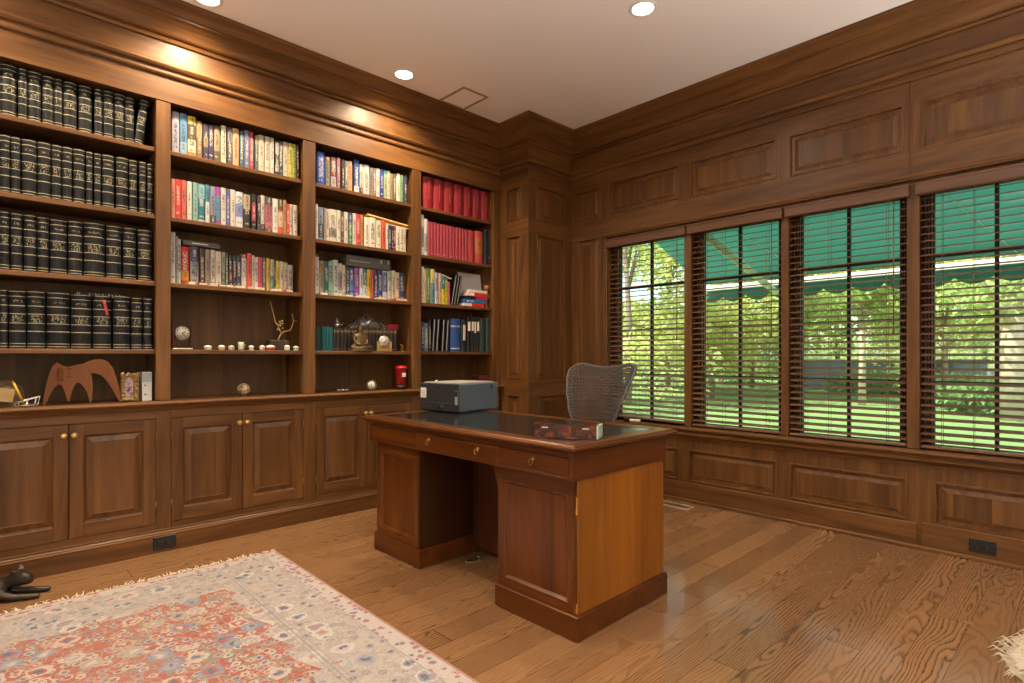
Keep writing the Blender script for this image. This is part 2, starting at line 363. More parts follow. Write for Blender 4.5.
def mat_glass(name='window_glass'):
    t = NT(name); tr = t.n('BsdfTransparent'); tr.inputs[0].default_value = (.94, .97, .95, 1); gl = t.n('BsdfGlossy'); gl.inputs['Roughness'].default_value = .02
    fr = t.n('Fresnel'); fr.inputs[0].default_value = 1.45; mx = t.n('MixShader'); t.l(t.math('MULTIPLY', fr.outputs[0], .6), mx.inputs[0]); t.l(tr.outputs[0], mx.inputs[1]); t.l(gl.outputs[0], mx.inputs[2]); t.l(mx.outputs[0], t.out.inputs[0]); return t.m

def mat_leaf(name, a, b, tr=.45):
    t = NT(name); v = t.coords('Object'); n = t.noise(v, 2.2, 3); n2 = t.noise(v, 14, 1); col = t.mix(t.math('ADD', t.math('MULTIPLY', n.outputs[0], .6), t.math('MULTIPLY', n2.outputs[0], .4)), srgb(a), srgb(b))
    d = t.n('BsdfDiffuse'); t.l(col, d.inputs[0]); q = t.n('BsdfTranslucent'); t.l(col, q.inputs[0]); mx = t.n('MixShader'); mx.inputs[0].default_value = tr
    t.l(d.outputs[0], mx.inputs[1]); t.l(q.outputs[0], mx.inputs[2]); t.l(mx.outputs[0], t.out.inputs[0]); return t.m

M = {}
M['floor'] = mat_floor(); M['book'] = mat_book(); M['law'] = mat_law(); M['glass'] = mat_glass()
cl_ = NT('binder_cloth'); oi_ = cl_.n('ObjectInfo'); nz_c = cl_.noise(cl_.coords(), 60, 3); M['cloth'] = cl_.bsdf(cl_.mix(cl_.math('MULTIPLY', nz_c.outputs[0], .3), oi_.outputs['Color'], (.02, .02, .02, 1)), .45, spec=.4)
M['pages'] = plain('page_edges', '#cfc3a6', .8, var=.15, vs=200)
M['ceiling'] = plain('ceiling_paint', '#ece6e0', .85, var=.02, vs=3)
M['paint'] = plain('cream_wall_paint', '#cfc4b2', .8, var=.03, vs=3)
M['brass'] = plain('brass', '#e0bd78', .32, .9); M['oldbrass'] = plain('aged_brass', '#8c6a34', .4, 1.0)
M['steel'] = plain('brushed_steel', '#b9b9b6', .3, 1.0); M['silver'] = plain('silver', '#c6c4be', .3, 1.0, vs=60)
M['black'] = plain('black_plastic', '#17171a', .4); M['dkmetal'] = plain('dark_metal', '#2b2a29', .45, .6)
M['white'] = plain('white_trim', '#dcd9d2', .5); M['bar'] = plain('awning_bar_white', '#f4f0e6', .5); M['cream'] = plain('ivory_porcelain', '#e0d8c6', .3, coat=.3)
M['dial'] = plain('clock_dial', '#bdb8aa', .6, var=.03); M['red'] = plain('red_enamel', '#b3121a', .3, coat=.4); M['slate'] = plain('printer_slate', '#454d55', .5, var=.05); M['slate2'] = plain('printer_black', '#26272a', .5, var=.05)
M['paper'] = plain('pale_paper', '#cfd3d2', .7, var=.04); M['grey'] = plain('grey_board', '#8f8f8d', .55, var=.06)
M['blind'] = wood('blind_slat_wood', (.130, .064, .037), (.185, .095, .056), (.24, .13, .08), 1, rough=.4, coat=.15, amt=.5)
M['valance'] = wood('valance_wood', (.075, .033, .017), (.125, .057, .030), (.18, .085, .048), 1, rough=.4, coat=.15, amt=.5)
M['frame'] = plain('dark_window_paint', '#2a211c', .5); M['cord'] = plain('cord', '#7c5a44', .8)
M['bronze'] = plain('cat_bronze', '#3d352e', .34, .6, var=.3, vs=18); M['figbronze'] = plain('figure_bronze', '#5f4d33', .42, .6, var=.35, vs=40)
M['copper'] = plain('rusted_sheet', '#6d3f1b', .5, .2, var=.3, vs=14)
M['gold'] = plain('gilt', '#9c8250', .45, .5, var=.4, vs=60)
M['lens'] = NT('lamp_lens').bsdf((1, .95, .85, 1), .5, emit=(1, .90, .74, 1), es=14.0)
# ------------------------------------------------------------------ setting
YF, XW, CZ = 3.77, 4.02, 3.15             # bookcase face, window-wall face, ceiling height
CX, CY = 3.45, 3.41                       # the boxed-out corner
RX, RY = -1.75, -1.75                     # the two walls behind
def MX(X): return lambda u, v, d: (X-d, u, v)       # face looking to -X: u = Y, v = Z, d = towards the room
def MY(Y): return lambda u, v, d: (u, Y-d, v)       # face looking to -Y: u = X

b = MB(); b.box(RX-.2, XW+.2, RY-.2, YF+.5, -.06, 0); struct(b.build('floor', M['floor']))
b = MB(); b.box(RX-.2, XW+.25, RY-.2, YF+.5, CZ, CZ+.15); struct(b.build('ceiling', M['ceiling']))
b = MB(); b.box(RX-.2, XW+.2, YF+.335, YF+.5, 0, CZ); struct(b.build('wall_left', W['back']))
b = MB(); b.box(RX-.2, RX, RY, YF+.34, 0, CZ); struct(b.build('wall_back', M['paint']))
b = MB(); b.box(RX-.2, XW+.2, RY-.2, RY, 0, CZ); struct(b.build('wall_front', M['paint']))

def grid_face(mb, fn, u0, u1, v0, v1, rects, mv=0, mh=1):
    us = sorted({u0, u1, *[x for r in rects for x in r[:2]]}); vs = sorted({v0, v1, *[x for r in rects for x in r[2:4]]})
    us = [u for u in us if u0 <= u <= u1]; vs = [v for v in vs if v0 <= v <= v1]
    for i in range(len(us)-1):
        for j in range(len(vs)-1):
            cu, cv = (us[i]+us[i+1])/2, (vs[j]+vs[j+1])/2
            if any(r[0] < cu < r[1] and r[2] < cv < r[3] for r in rects): continue
            rail = not any(r[2] < cv < r[3] for r in rects)
            mb.add([fn(us[i], vs[j], 0), fn(us[i+1], vs[j], 0), fn(us[i+1], vs[j+1], 0), fn(us[i], vs[j+1], 0)], [(0, 1, 2, 3)], mh if rail else mv)
RAISED = [(0, 0), (.002, .005), (.011, .006), (.015, -.013), (.021, -.016), (.058, -.005), (.0595, -.0075)]
DOORP = [(0, 0), (.004, -.002), (.009, -.012), (.013, -.0135), (.044, -.001), (.0455, -.003)]
FLATP = [(0, 0), (.004, .002), (.012, -.006), (.016, -.011)]
def ring_panel(mb, fn, r, prof, mfield=0, medge=0):
    u0, u1, v0, v1 = r; vs = []; fs = []; n = len(prof)
    for i, d in prof: vs += [fn(u0+i, v0+i, d), fn(u1-i, v0+i, d), fn(u1-i, v1-i, d), fn(u0+i, v1-i, d)]
    for k in range(n-1):
        for a in range(4): c = (a+1) % 4; fs.append((k*4+a, k*4+c, k*4+4+c, k*4+4+a))
    mb.add(vs, fs, medge); mb.add(vs[-4:], [(0, 1, 2, 3)], mfield)

# --- window wall
Z1, Z2 = .583, 2.165                                          # sill and head of the window band
WIN = [(2.256, 2.99), (1.524, 2.199), (.800, 1.475), (.062, .736)]
YEND = RY
wr = MB(); px = W['pz_y']
upper = [(3.075, 3.345, 2.365, 2.64), (2.30, 2.965, 2.375, 2.65), (1.55, 2.20, 2.365, 2.645), (.812, 1.467, 2.355, 2.64), (.062, .722, 2.35, 2.635), (-.72, -.03, 2.35, 2.635), (-1.6, -.82, 2.35, 2.635)]
mid = [(3.075, 3.345, .93, 2.20), (-.72, -.10, .75, 2.16), (-1.6, -.82, .75, 2.16)]
lower = [(3.075, 3.345, .165, .79), (2.30, 2.965, .155, .405), (1.55, 2.215, .155, .405), (.795, 1.465, .155, .405), (.062, .665, .155, .405), (-.72, -.10, .155, .60), (-1.6, -.82, .155, .60)]
hole = (.062, 2.99, Z1, Z2)
grid_face(wr, MX(XW), YEND, YF+.34, 0, CZ, upper+mid+lower+[hole], 0, 1)
# thickness of the wall round the window band
for y0, y1, z0, z1 in ((RY, .062, 0, CZ), (2.99, YF+.34, 0, CZ), (.062, 2.99, 0, Z1), (.062, 2.99, Z2, CZ)): wr.box(XW+.012, XW+.2, y0, y1, z0, z1)
wall_r = struct(wr.build('wall_right', [W['z'], W['y']]))
def panels(wall, fn, rects, field, edge):
    for r in rects:
        p = MB(); ring_panel(p, fn, r, RAISED, 0, 1); p.build('panel', [field, edge], wall)
panels(wall_r, MX(XW), upper+mid+lower, W['pz_y'], W['z'])
# posts between the windows
k = 1
for y0, y1 in ((2.199, 2.256), (1.475, 1.524), (.736, .800)):
    p = MB(); p.box(XW+.004, XW+.19, y0, y1, Z1, Z2, .004); struct(p.build('trim_%d' % k, W['z'])); k += 1
# plain stile down to the floor below the wide post, base boards either side of it
p = MB(); p.box(XW-.012, XW, .745, 3.41-.002, .0, .148, .004); struct(p.build('baseboard_right', W['y']))
p = MB(); p.box(XW-.012, XW, RY, .725, .0, .158, .004); struct(p.build('baseboard_right.001', W['y']))
p = MB(); p.box(XW-.028, XW-.012, RY, CY, 0, .022, .005); struct(p.build('baseboard_right.002', W['y']))
# vertical joint line above the wide post
p = MB(); p.box(XW-.008, XW, .770, .782, 2.22, 2.765, .003); struct(p.build('trim_%d' % k, W['z'])); k += 1

def sweep(prof, path, side=1):
    """profile (d, z) carried along a plan path of axis-aligned runs; d is measured to the right of travel"""
    mb = MB(); n = len(path); rows = []
    for i, p in enumerate(path):
        p = Vector(p); a = (Vector(path[i])-Vector(path[i-1])).normalized() if i else None
        c = (Vector(path[i+1])-Vector(path[i])).normalized() if i < n-1 else None
        na = Vector((a.y, -a.x)) if a else None; nc = Vector((c.y, -c.x)) if c else None
        off = na if nc is None else nc if na is None else (na+nc)/(1+na.dot(nc))
        rows.append([(p.x+off.x*d, p.y+off.y*d, z) for d, z in prof])
    for i in range(n-1):
        m = 0 if abs(path[i+1][0]-path[i][0]) > abs(path[i+1][1]-path[i][1]) else 1
        k = len(prof); mb.add(rows[i]+rows[i+1], [(j, k+j, k+j+1, j+1) for j in range(k-1)], m)
    return mb
crown = [(-.01, 2.622), (.004, 2.622), (.004, 2.762), (.016, 2.766), (.022, 2.776), (.022, 2.786), (.010, 2.792), (.010, 2.806), (.026, 2.812), (.034, 2.824), (.034, 2.834), (.020, 2.842), (.008, 2.848), (.006, 2.852),
         (.006, 2.962), (.020, 2.966), (.026, 2.978), (.022, 2.988), (.040, 2.992), (.048, 3.000), (.058, 3.020), (.074, 3.042), (.096, 3.062), (.112, 3.070), (.112, 3.080), (.124, 3.084), (.132, 3.096), (.146, 3.112), (.160, 3.122), (.172, 3.128), (.178, 3.136), (.178, CZ)]
crown2 = [p for p in crown[3:]]
path = [(RX, YF), (CX, YF), (CX, CY), (XW, CY), (XW, RY)]
struct(sweep([(-.008, 2.764)]+crown2, path).build('trim_%d' % k, [W['x'], W['y']])); k += 1
b = MB(); b.box(RX, CX, YF-.004, YF+.03, 2.622, 2.766); struct(b.build('trim_%d' % k, W['x'])); k += 1     # the deep header over the bays
b = MB(); b.box(RX, CX, YF+.03, YF+.335, 2.625, 2.66); b.box(RX, CX, YF+.005, YF+.335, 2.70, CZ); struct(b.build('trim_%d' % k, W['back'])); k += 1
# window casing and sill
b = MB()
b.box(XW-.022, XW, .02, 3.03, 2.172, 2.212, .006); b.box(XW-.030, XW-.02, .015, 3.035, 2.186, 2.198, .004)
struct(b.build('trim_%d' % k, W['y'])); k += 1
b = MB(); b.box(XW-.022, XW, 2.992, 3.032, .49, 2.172, .006); b.box(XW-.030, XW-.02, 3.006, 3.018, .49, 2.18, .004)
b.box(XW-.022, XW, .020, .060, .49, 2.172, .006); struct(b.build('trim_%d' % k, W['z'])); k += 1
sill = [(-.19, .583), (.046, .583), (.054, .576), (.056, .566), (.050, .556), (.030, .552), (.030, .540), (.040, .532), (.040, .522), (.026, .512), (.020, .502), (.012, .498), (.012, .486), (0, .484)]
struct(sweep(sill, [(XW, 3.40), (XW, RY)]).build('trim_%d' % k, [W['x'], W['y']])); k += 1
# boxed-out corner
wc = MB(); zs = [(.17, .79), (.93, 2.20), (2.33, 2.63)]
f1 = [(CY+.095, YF-.085, a, c) for a, c in zs]; f2 = [(CX+.105, XW-.085, a, c) for a, c in zs]
grid_face(wc, MX(CX), CY, YF, 0, CZ, f1, 0, 1); grid_face(wc, MY(CY), CX, XW, 0, CZ, f2, 0, 2)
wc.box(CX+.012, XW, CY+.012, YF+.33, 0, CZ)
wcorner = struct(wc.build('wall_corner', [W['z'], W['y'], W['x']]))
panels(wcorner, MX(CX), f1, W['pz_y'], W['z']); panels(wcorner, MY(CY), f2, W['pz_x'], W['z'])
b = MB(); b.box(CX-.012, CX, CY-.012, YF-.02, 0, .14, .004); struct(b.build('baseboard_corner', W['y']))
b = MB(); b.box(CX-.012, XW-.03, CY-.012, CY, 0, .14, .004); struct(b.build('baseboard_corner.001', W['x']))
b = MB(); b.box(RX, RX+.015, RY, YF-.1, 0, .14, .004); struct(b.build('baseboard_back', W['y']))
b = MB(); b.box(RX+.02, XW-.03, RY, RY+.015, 0, .14, .004); struct(b.build('baseboard_front', W['x']))

# --- windows: sash frame with muntins, two columns of four panes
for i, (y0, y1) in enumerate(WIN):
    g = MB(); X0, X1 = XW+.105, XW+.145
    g.box(X0, X1, y0+.001, y0+.055, Z1+.001, Z2, .003); g.box(X0, X1, y1-.055, y1-.001, Z1+.001, Z2, .003)
    g.box(X0, X1, y0+.055, y1-.055, Z1+.001, .605, .003); g.box(X0, X1, y0+.055, y1-.055, 2.098, Z2, .003)
    ym = (y0+y1)/2; g.box(X0+.004, X1-.004, ym-.0095, ym+.0095, .605, 2.098, .003)
    for z in (.976, 1.357, 1.727): g.box(X0+.006, X1-.006, y0+.055, y1-.055, z-.0085, z+.0085, .003)
    for a in (y0, y1-.055):
        for q0 in (.006, .022, .038): g.box(X0-.022, X0-.001, a+q0, a+q0+.008, Z1+.001, 2.16, .002, 1)
    w = struct(g.build('window_%d' % (i+1), [M['frame'], M['blind']]))
    q = MB(); q.box(X0+.016, X0+.020, y0+.05, y1-.05, .60, 2.10); q.build('pane', M['glass'], w)

# --- wooden blinds
BL = ['brown wooden slat blind in the window behind the mesh chair, bottom rail hanging crooked',
      'brown wooden slat blind between the two narrow window posts, pale awning arm behind it',
      'brown wooden slat blind beside the wide window post, above the plain panelling',
      'brown wooden slat blind in the window above the black wall socket']
for i, (y0, y1) in enumerate(WIN):
    t = thing('window_blind', BL[i], 'blind', (XW, (y0+y1)/2, Z1), 0, 'wooden blinds in the windows')
    hw = (y1-y0)/2-.004; zt = Z2-Z1
    v = MB(); v.box(-.030, .012, -hw-.022, hw+.022, zt-.086, zt-.010, .006); v.box(-.034, -.028, -hw-.022, hw+.022, zt-.028, zt-.012, .003); v.build('valance', M['valance'], t)
    v = MB(); v.box(.014, .07, -hw, hw, zt-.062, zt-.002, .003); v.build('headrail', M['frame'], t)
    s = MB(); n = 35; zb = .052; zt2 = zt-.10; th = math.radians(15.0)
    for j in range(n):
        z = zb+(zt2-zb)*j/(n-1); r = []
        skew = 0
        for q in range(5):
            a = (q/4-.5)*.050; bow = .0022*(1-(2*(q/4)-1)**2)
            r.append((a, bow))
        rows = []
        for side in (-hw, hw):
            for off in (.0013, -.0013):
                rows.append([(.042+a*math.cos(th)-(bw+off)*math.sin(th), side, z+a*math.sin(th)+(bw+off)*math.cos(th)) for a, bw in r])
        vs = rows[0]+rows[1]+rows[2]+rows[3]; fs = []
        for q in range(4):
            fs += [(q, q+1, 10+q+1, 10+q), (5+q, 15+q, 15+q+1, 5+q+1), (q, 5+q, 5+q+1, q+1), (10+q, 10+q+1, 15+q+1, 15+q)]
        fs += [(0, 10, 15, 5), (4, 9, 19, 14)]
        s.add(vs, fs)
    s.build('slat_curtain', M['blind'], t)
    sk = .02 if i == 0 else 0.0
    v = MB(); v.box(.016, .068, -hw, hw, 0, .018, .004, M=Matrix.Translation((0, 0, .006 + (.012 if i == 0 else 0))) @ Matrix.Rotation(sk, 4, 'X')); v.build('bottom_rail', M['blind'], t)
    for yy in (-hw+.10, 0.09, hw-.10):
        v = MB()
        for xx in (.016, .068): v.tube([(xx, yy, .02), (xx, yy, zt-.06)], .0012, 5)
        v.build('ladder_cord', M['cord'], t)
    v = MB(); v.tube([(.004, -hw+.06, zt-.09), (.003, -hw+.061, zt-.85)], .0035, 6); v.lathe([(0, -.03), (.006, -.028), (.007, 0), (.003, .012), (0, .012)], 8, (.003, -hw+.061, zt-.87)); v.build('tilt_wand', M['blind'], t)

# ------------------------------------------------------------------ built-in bookcase: four bays
BAYS = [(-.045, .750), (.826, 1.621), (1.708, 2.502), (2.589, 3.363)]
SHZ = [2.345, 1.955, 1.566, 1.170]                    # tops of the four shelves, top shelf first
CT = .872                                             # worktop
ORD = ['', 'first', 'second', 'third', 'fourth', 'fifth', 'sixth', 'seventh', 'eighth', 'ninth', 'tenth', 'eleventh', 'twelfth', 'thirteenth', 'fourteenth', 'fifteenth', 'sixteenth', 'seventeenth', 'eighteenth',
       'nineteenth', 'twentieth', 'twenty-first', 'twenty-second', 'twenty-third', 'twenty-fourth', 'twenty-fifth', 'twenty-sixth', 'twenty-seventh', 'twenty-eighth', 'twenty-ninth', 'thirtieth']
BAYN = ['law-volume', 'twig-ornament', 'seated-figure', 'red-binder']
SHN = ['top', 'second', 'third', 'lowest']
BCL = ['walnut bookcase bay filled with black gilt-banded law volumes', 'walnut bookcase bay with a round clock and bare twig ornament',
       'walnut bookcase bay with seated bronze figure and red postbox', 'walnut bookcase bay with red binders, next to the boxed-out corner']
for i, (x0, x1) in enumerate(BAYS):
    t = thing('bookcase', BCL[i], 'bookcase', (x0, YF, CT), 0, 'built-in bookcase bays')
    w = x1-x0; top = 2.622-CT-.001; D = .30; sr = (BAYS[i+1][0]-x1) if i < 3 else CX-x1-.001
    p = MB(); p.box(-.012, w+.012, D+.004, D+.020, .001, top); p.build('back_panel', W['back'], t)
    if i == 0:
        p = MB(); p.box(-.08, 0, 0, .025, .001, top, .003); p.build('stile', W['z'], t)
        p = MB(); p.box(-.022, -.002, .026, D, .001, top); p.build('side_panel', W['back'], t)
    p = MB(); p.box(w, w+sr-.001, 0, .025, .001, top, .003); p.build('stile', W['z'], t)
    for a in ((w+.002, w+.020), (w+sr-.022, w+sr-.003)):
        p = MB(); p.box(a[0], a[1], .026, D, .001, top); p.build('side_panel', W['z'], t)
    for z in SHZ:
        p = MB(); p.box(.001, w-.001, .034, D, z-CT-.022, z-CT, 0, 1); p.box(.001, w-.001, .016, .036, z-CT-.026, z-CT+.0004, .003, 0); p.build('shelf', [W['x'], W['back']], t)

# worktop with moulded nosing
prof = [(-.328, CT), (.042, CT), (.050, CT-.004), (.054, CT-.012), (.050, CT-.020), (.034, CT-.026), (.026, CT-.036), (.014, CT-.044), (.010, CT-.052), (-.01, CT-.052), (-.328, CT-.03), (-.328, CT)]
wt = sweep(prof, [(-.125, YF), (CX-.002, YF)]); n = len(prof)
wt.add([(-.125, YF-d, z) for d, z in prof[:-1]], [tuple(range(n-1))]); wt.add([(CX-.002, YF-d, z) for d, z in prof[:-1]], [tuple(range(n-2, -1, -1))])
tag(wt.build('worktop', [W['x'], W['y']]), 'long walnut worktop with a moulded edge running under all the bookcase bays', 'worktop')

# base cabinets
CBL = ['walnut base cabinet under the black law volumes, two raised-panel doors', 'walnut base cabinet under the round clock and twig ornament, two doors',
       'walnut base cabinet half hidden behind the far end of the desk', 'walnut base cabinet behind the desk, next to the boxed-out corner']
DZ0, DZ1 = .162, .768
def raised_door(w, h):
    d = MB(); s = .060; r = (s, w-s, s+.01, h-s)
    fn = lambda u, v, e: (u, -.002-e, v)
    d.box(0, s, -.002, .018, 0, h, .0015, 0); d.box(w-s, w, -.002, .018, 0, h, .0015, 0)
    d.box(s, w-s, -.002, .018, 0, s+.01, .0, 1); d.box(s, w-s, -.002, .018, h-s, h, .0, 1)
    ring_panel(d, fn, r, DOORP, 2, 0); return d
for i, (x0, x1) in enumerate(BAYS):
    t = thing('base_cabinet', CBL[i], 'cabinet', (x0, YF, 0), 0, 'base cabinets under the bookcase')
    w = x1-x0; sr = (BAYS[i+1][0]-x1) if i < 3 else CX-x1-.014; sl = .08 if i == 0 else 0
    c = MB(); c.box(-sl+.001, 0, 0, .02, .101, .818, .001, 0); c.box(w, w+sr-.001, 0, .02, .101, .818, .001, 0)
    c.box(0, w, 0, .02, DZ1+.003, .818, .001, 1); c.box(0, w, 0, .02, .101, DZ0-.003, .001, 1)
    c.box(-sl+.002, w+sr-.002, .021, .30, .10, .115, 0, 1); c.box(.002, w-.002, .285, .30, .11, .80, 0, 1)
    for q in (-sl+.002, w+.002): c.box(q, q+.016, .021, .30, .10, .815, 0, 0)
    c.build('carcass', [W['z'], W['x']], t)
    c = MB(); c.box(-sl+.002, w+sr-.002, -.001, -.010, .118, .126, .002); c.build('bead', W['x'], t)
    for s in (0, 1):
        dw = w/2-.004; h = DZ1-DZ0
        d = raised_door(dw, h).build('door', [W['z'], W['x'], W['pz_x']], t, (.002 if s == 0 else w/2+.002, 0, DZ0))
        kx = dw-.020 if s == 0 else .020
        kb = MB(); kb.lathe([(0, 0), (.011, 0), (.011, .003), (.006, .006), (.006, .013), (.013, .018), (.016, .025), (.014, .031), (.007, .034), (0, .0345)], 16, (0, 0, 0), M=Matrix.Rotation(PI/2, 4, 'X'))
        kb.build('knob', M['brass'], d, (kx, -.003, h-.055))
        for z in (.10, h-.10):
            hb = MB(); hb.tube([(0, 0, z-.028), (0, 0, z+.028)], .0045, 8); hb.build('hinge', M['oldbrass'], d, (-.001 if s == 0 else dw+.001, -.004, 0))
# continuous base board with a moulded cap in front of the cabinets
bb = [(-.01, .117), (.024, .117), (.030, .112), (.030, .106), (.036, .102), (.036, .096), (.034, .090), (.034, 0)]
struct(sweep(bb, [(-.125, YF), (CX-.013, YF)]).build('baseboard_left', [W['x'], W['y']]))
b = MB(); b.box(RX, -.127, YF, YF+.335, 0, 2.62); struct(b.build('wall_left.001', W['pz_x']))

# wall sockets
M['slot'] = plain('socket_slot', '#4c4d50', .4)
def socket(label, M4):
    t = thing('wall_socket', label, 'socket', (0, 0, 0)); t.matrix_world = M4; t.location = M4.to_translation(); t.rotation_euler = M4.to_euler()
    p = MB(); p.box(-.058, .058, -.006, 0, -.0375, .0375, .003); p.build('plate', M['black'], t)
    for sx in (-.02, .02):
        p = MB(); p.box(sx-.017, sx+.017, -.0085, -.006, -.014, .014, .002)
        p.build('receptacle', M['dkmetal'], t)
        p = MB(); 
        for dx in (-.006, .006): p.box(sx+dx-.0012, sx+dx+.0012, -.0092, -.0084, -.002, .008, 0)
        p.lathe([(0, -.0005), (.003, -.0005), (.003, .0006), (0, .0006)], 10, (sx, -.009, -.007), M=Matrix.Rotation(PI/2, 4, 'X')); p.build('slot', M['slot'], t)
    return t
p = on_y(164.5, 544.3, YF-.034)
socket('black double wall socket in the skirting board under the bookcase', Matrix.Translation((p.x, YF-.0345, .056)))
p = on_x(982.5, 546, XW-.0125)
socket('black double wall socket low under the window panelling', Matrix.Translation((XW-.0125, p.y, .082)) @ Matrix.Rotation(-PI/2, 4, 'Z'))

# floor register, ceiling speaker, downlights
t = thing('floor_vent', 'small pale slotted floor vent beside the window skirting', 'vent', (3.83, 2.24, .0005))
p = MB(); p.box(-.055, .055, -.15, -.135, 0, .006, .002); p.box(-.055, .055, .135, .15, 0, .006, .002); p.box(-.055, -.038, -.135, .135, 0, .006, .002); p.box(.038, .055, -.135, .135, 0, .006, .002); p.build('rim', plain('vent_paint', '#b59a78', .5), t)
p = MB()
for j in range(19): y = -.126+j*.014; p.box(-.038, .038, y-.0025, y+.0025, .001, .005)
p.build('grille', plain('vent_grey', '#6d6258', .5), t)
t = thing('ceiling_vent', 'square white ceiling grille with a gold rim near the bookcase', 'vent', (2.755, 3.435, CZ-.001))
p = MB()
for a in (-1, 1): p.box(a*.105, a*.125, -.155, .155, -.008, 0, .003); p.box(-.105, .105, a*.135, a*.155, -.008, 0, .003)
p.build('rim', plain('gold_rim', '#b08d4e', .4, .4), t)
p = MB(); p.box(-.105, .105, -.135, .135, -.004, 0, .001)
for j in range(16): y = -.128+j*.017; p.box(-.104, .104, y-.003, y+.003, -.006, -.004)
p.build('grille', M['ceiling'], t)

LIGHTS = [((2.21, 3.436), 'recessed ceiling downlight by the gold-rimmed ceiling grille'), ((2.794, 1.829), 'recessed ceiling downlight out in the room above the desk'),
          ((.938, 3.473), 'recessed ceiling downlight over the twig-ornament bay, beside the crown moulding'),
          ((-.33, 3.45), 'added unseen recessed ceiling downlight over the law-volume bay end'), ((.95, 1.45), 'added unseen recessed ceiling downlight over the rug'), ((2.794, .30), 'added unseen recessed ceiling downlight over the bare floor by the windows'),
          ((1.2, .2), 'added unseen recessed ceiling downlight above the viewer'), ((-.4, 1.0), 'added unseen recessed ceiling downlight near the back wall'), ((1.0, -1.1), 'added unseen recessed ceiling downlight near the front wall')]
LAMPW = [160, 84, 160, 160, 56, 16, 58, 50, 36]  # the last six lamps are added out of view to brighten the room
for (xy, lab), pw in zip(LIGHTS, LAMPW):
    t = thing('recessed_downlight', lab, 'downlight', (xy[0], xy[1], CZ-.0005), 0, 'recessed ceiling downlights')
    p = MB(); p.lathe([(.060, -.001), (.080, -.001), (.082, -.004), (.078, -.007), (.064, -.008), (.060, -.004), (.060, -.001)], 32); p.build('trim_ring', M['white'], t)
    p = MB(); p.lathe([(0, -.005), (.059, -.005), (.059, -.003), (0, -.003)], 32); p.build('lens', M['lens'], t)
    ld = bpy.data.lights.new('downlight', 'SPOT'); ld.energy = pw; ld.spot_size = math.radians(150); ld.spot_blend = .75; ld.shadow_soft_size = .05; ld.color = (1, .78, .52) if xy[1] > 3 else (1, .90, .77)
    lo = bpy.data.objects.new('downlight', ld); COL.objects.link(lo); lo.location = (xy[0], xy[1], CZ-.02)

# three uplighter cans added on the floor out of view to brighten the ceiling
for xy, lab, pw in (((-1.25, .55), 'small black floor uplighter added out of view by the back wall', 560), ((.15, -1.3), 'small black floor uplighter added out of view behind the viewer', 560), ((3.55, -1.35), 'small black floor uplighter added out of view by the window wall', 400)):
    t = thing('added_uplighter', lab, 'fill lamp', (xy[0], xy[1], .001), 0, 'added floor uplighters')
    p = MB(); p.lathe([(0, 0), (.09, 0), (.09, .22), (.084, .22), (.084, .15), (0, .15)], 28); p.build('can', M['black'], t)
    p = MB(); p.lathe([(0, .151), (.083, .151), (.083, .156), (0, .158)], 28); p.build('lens', M['lens'], t)
    ld = bpy.data.lights.new('fill_uplight', 'SPOT'); ld.energy = pw; ld.spot_size = math.radians(132); ld.spot_blend = 1.0; ld.shadow_soft_size = .08; ld.color = (1, .94, .88)
    lo = bpy.data.objects.new('fill_uplight', ld); COL.objects.link(lo); lo.location = (xy[0], xy[1], .26); lo.rotation_euler = (PI, 0, 0)
# ------------------------------------------------------------------ books
CNAMES = [('white', '#e8e6e0'), ('cream', '#ddd3bd'), ('pale grey', '#c2c2c0'), ('grey', '#8a8a8a'), ('dark grey', '#50504e'), ('black', '#201e20'), ('pale blue', '#a9bcd2'), ('blue', '#3f62b0'), ('steel-blue', '#6688a8'), ('navy', '#273a68'),
          ('teal', '#237a88'), ('mint green', '#9cc4b0'), ('green', '#5f8048'), ('dark green', '#2f5a48'), ('olive', '#8c8458'), ('lime', '#b8c050'), ('yellow', '#e2c733'), ('orange', '#dc6034'), ('peach', '#e2ae84'), ('tan', '#b9935f'), ('brown', '#6c5038'),
          ('dark brown', '#41332a'), ('red', '#cc2c2c'), ('coral', '#e27a68'), ('dark red', '#982a38'), ('pink', '#df5a78'), ('mauve', '#a5788a'), ('purple', '#7a4696'), ('dark purple', '#443858'), ('lavender', '#a6a6bc')]
def cname(h):
    c = [int(h[i:i+2], 16) for i in (1, 3, 5)]
    return min(CNAMES, key=lambda n: sum(w*(a-int(n[1][i:i+2], 16))**2 for a, i, w in zip(c, (1, 3, 5), (1, 1.2, 1))))[0]

def book_mesh(w, h, d, rnd=.14, hub=False):
    mb = MB(); t = min(.003, w*.2); bul = w*rnd; out = []
    n = 6
    for k in range(n+1):
        a = k/n; out.append((-w/2+w*a, -bul*(1-(2*a-1)**2)+bul))
    poly = out+[(w/2, d), (w/2-t, d), (w/2-t, bul+.004), (-w/2+t, bul+.004), (-w/2+t, d), (-w/2, d)]
    fn = lambda u, v, e: (u, v, e)
    # spine and boards as strips, with a top and bottom rim
    m = len(poly); vs = [fn(u, v, 0) for u, v in poly]+[fn(u, v, h) for u, v in poly]
    fs = [(i, (i+1) % m, m+(i+1) % m, m+i) for i in range(m)]; mb.add(vs, fs)
    L, R, IL, IR = list(range(0, n+1)), None, m-3, n+3
    for base, rev in ((0, True), (m, False)):
        f = [list(range(n+1))+[n+3, n+4], [n, n+1, n+2, n+3], [0, n+4, n+5, n+6]]
        for q in f:
            q = [base+x for x in q]; mb.f.append(tuple(reversed(q) if rev else q)); mb.m.append(0); mb.sm.append(False)
    mb.box(-w/2+t, w/2-t, bul+.004, d-.004, .004, h-.005, 0, 1)
    return mb
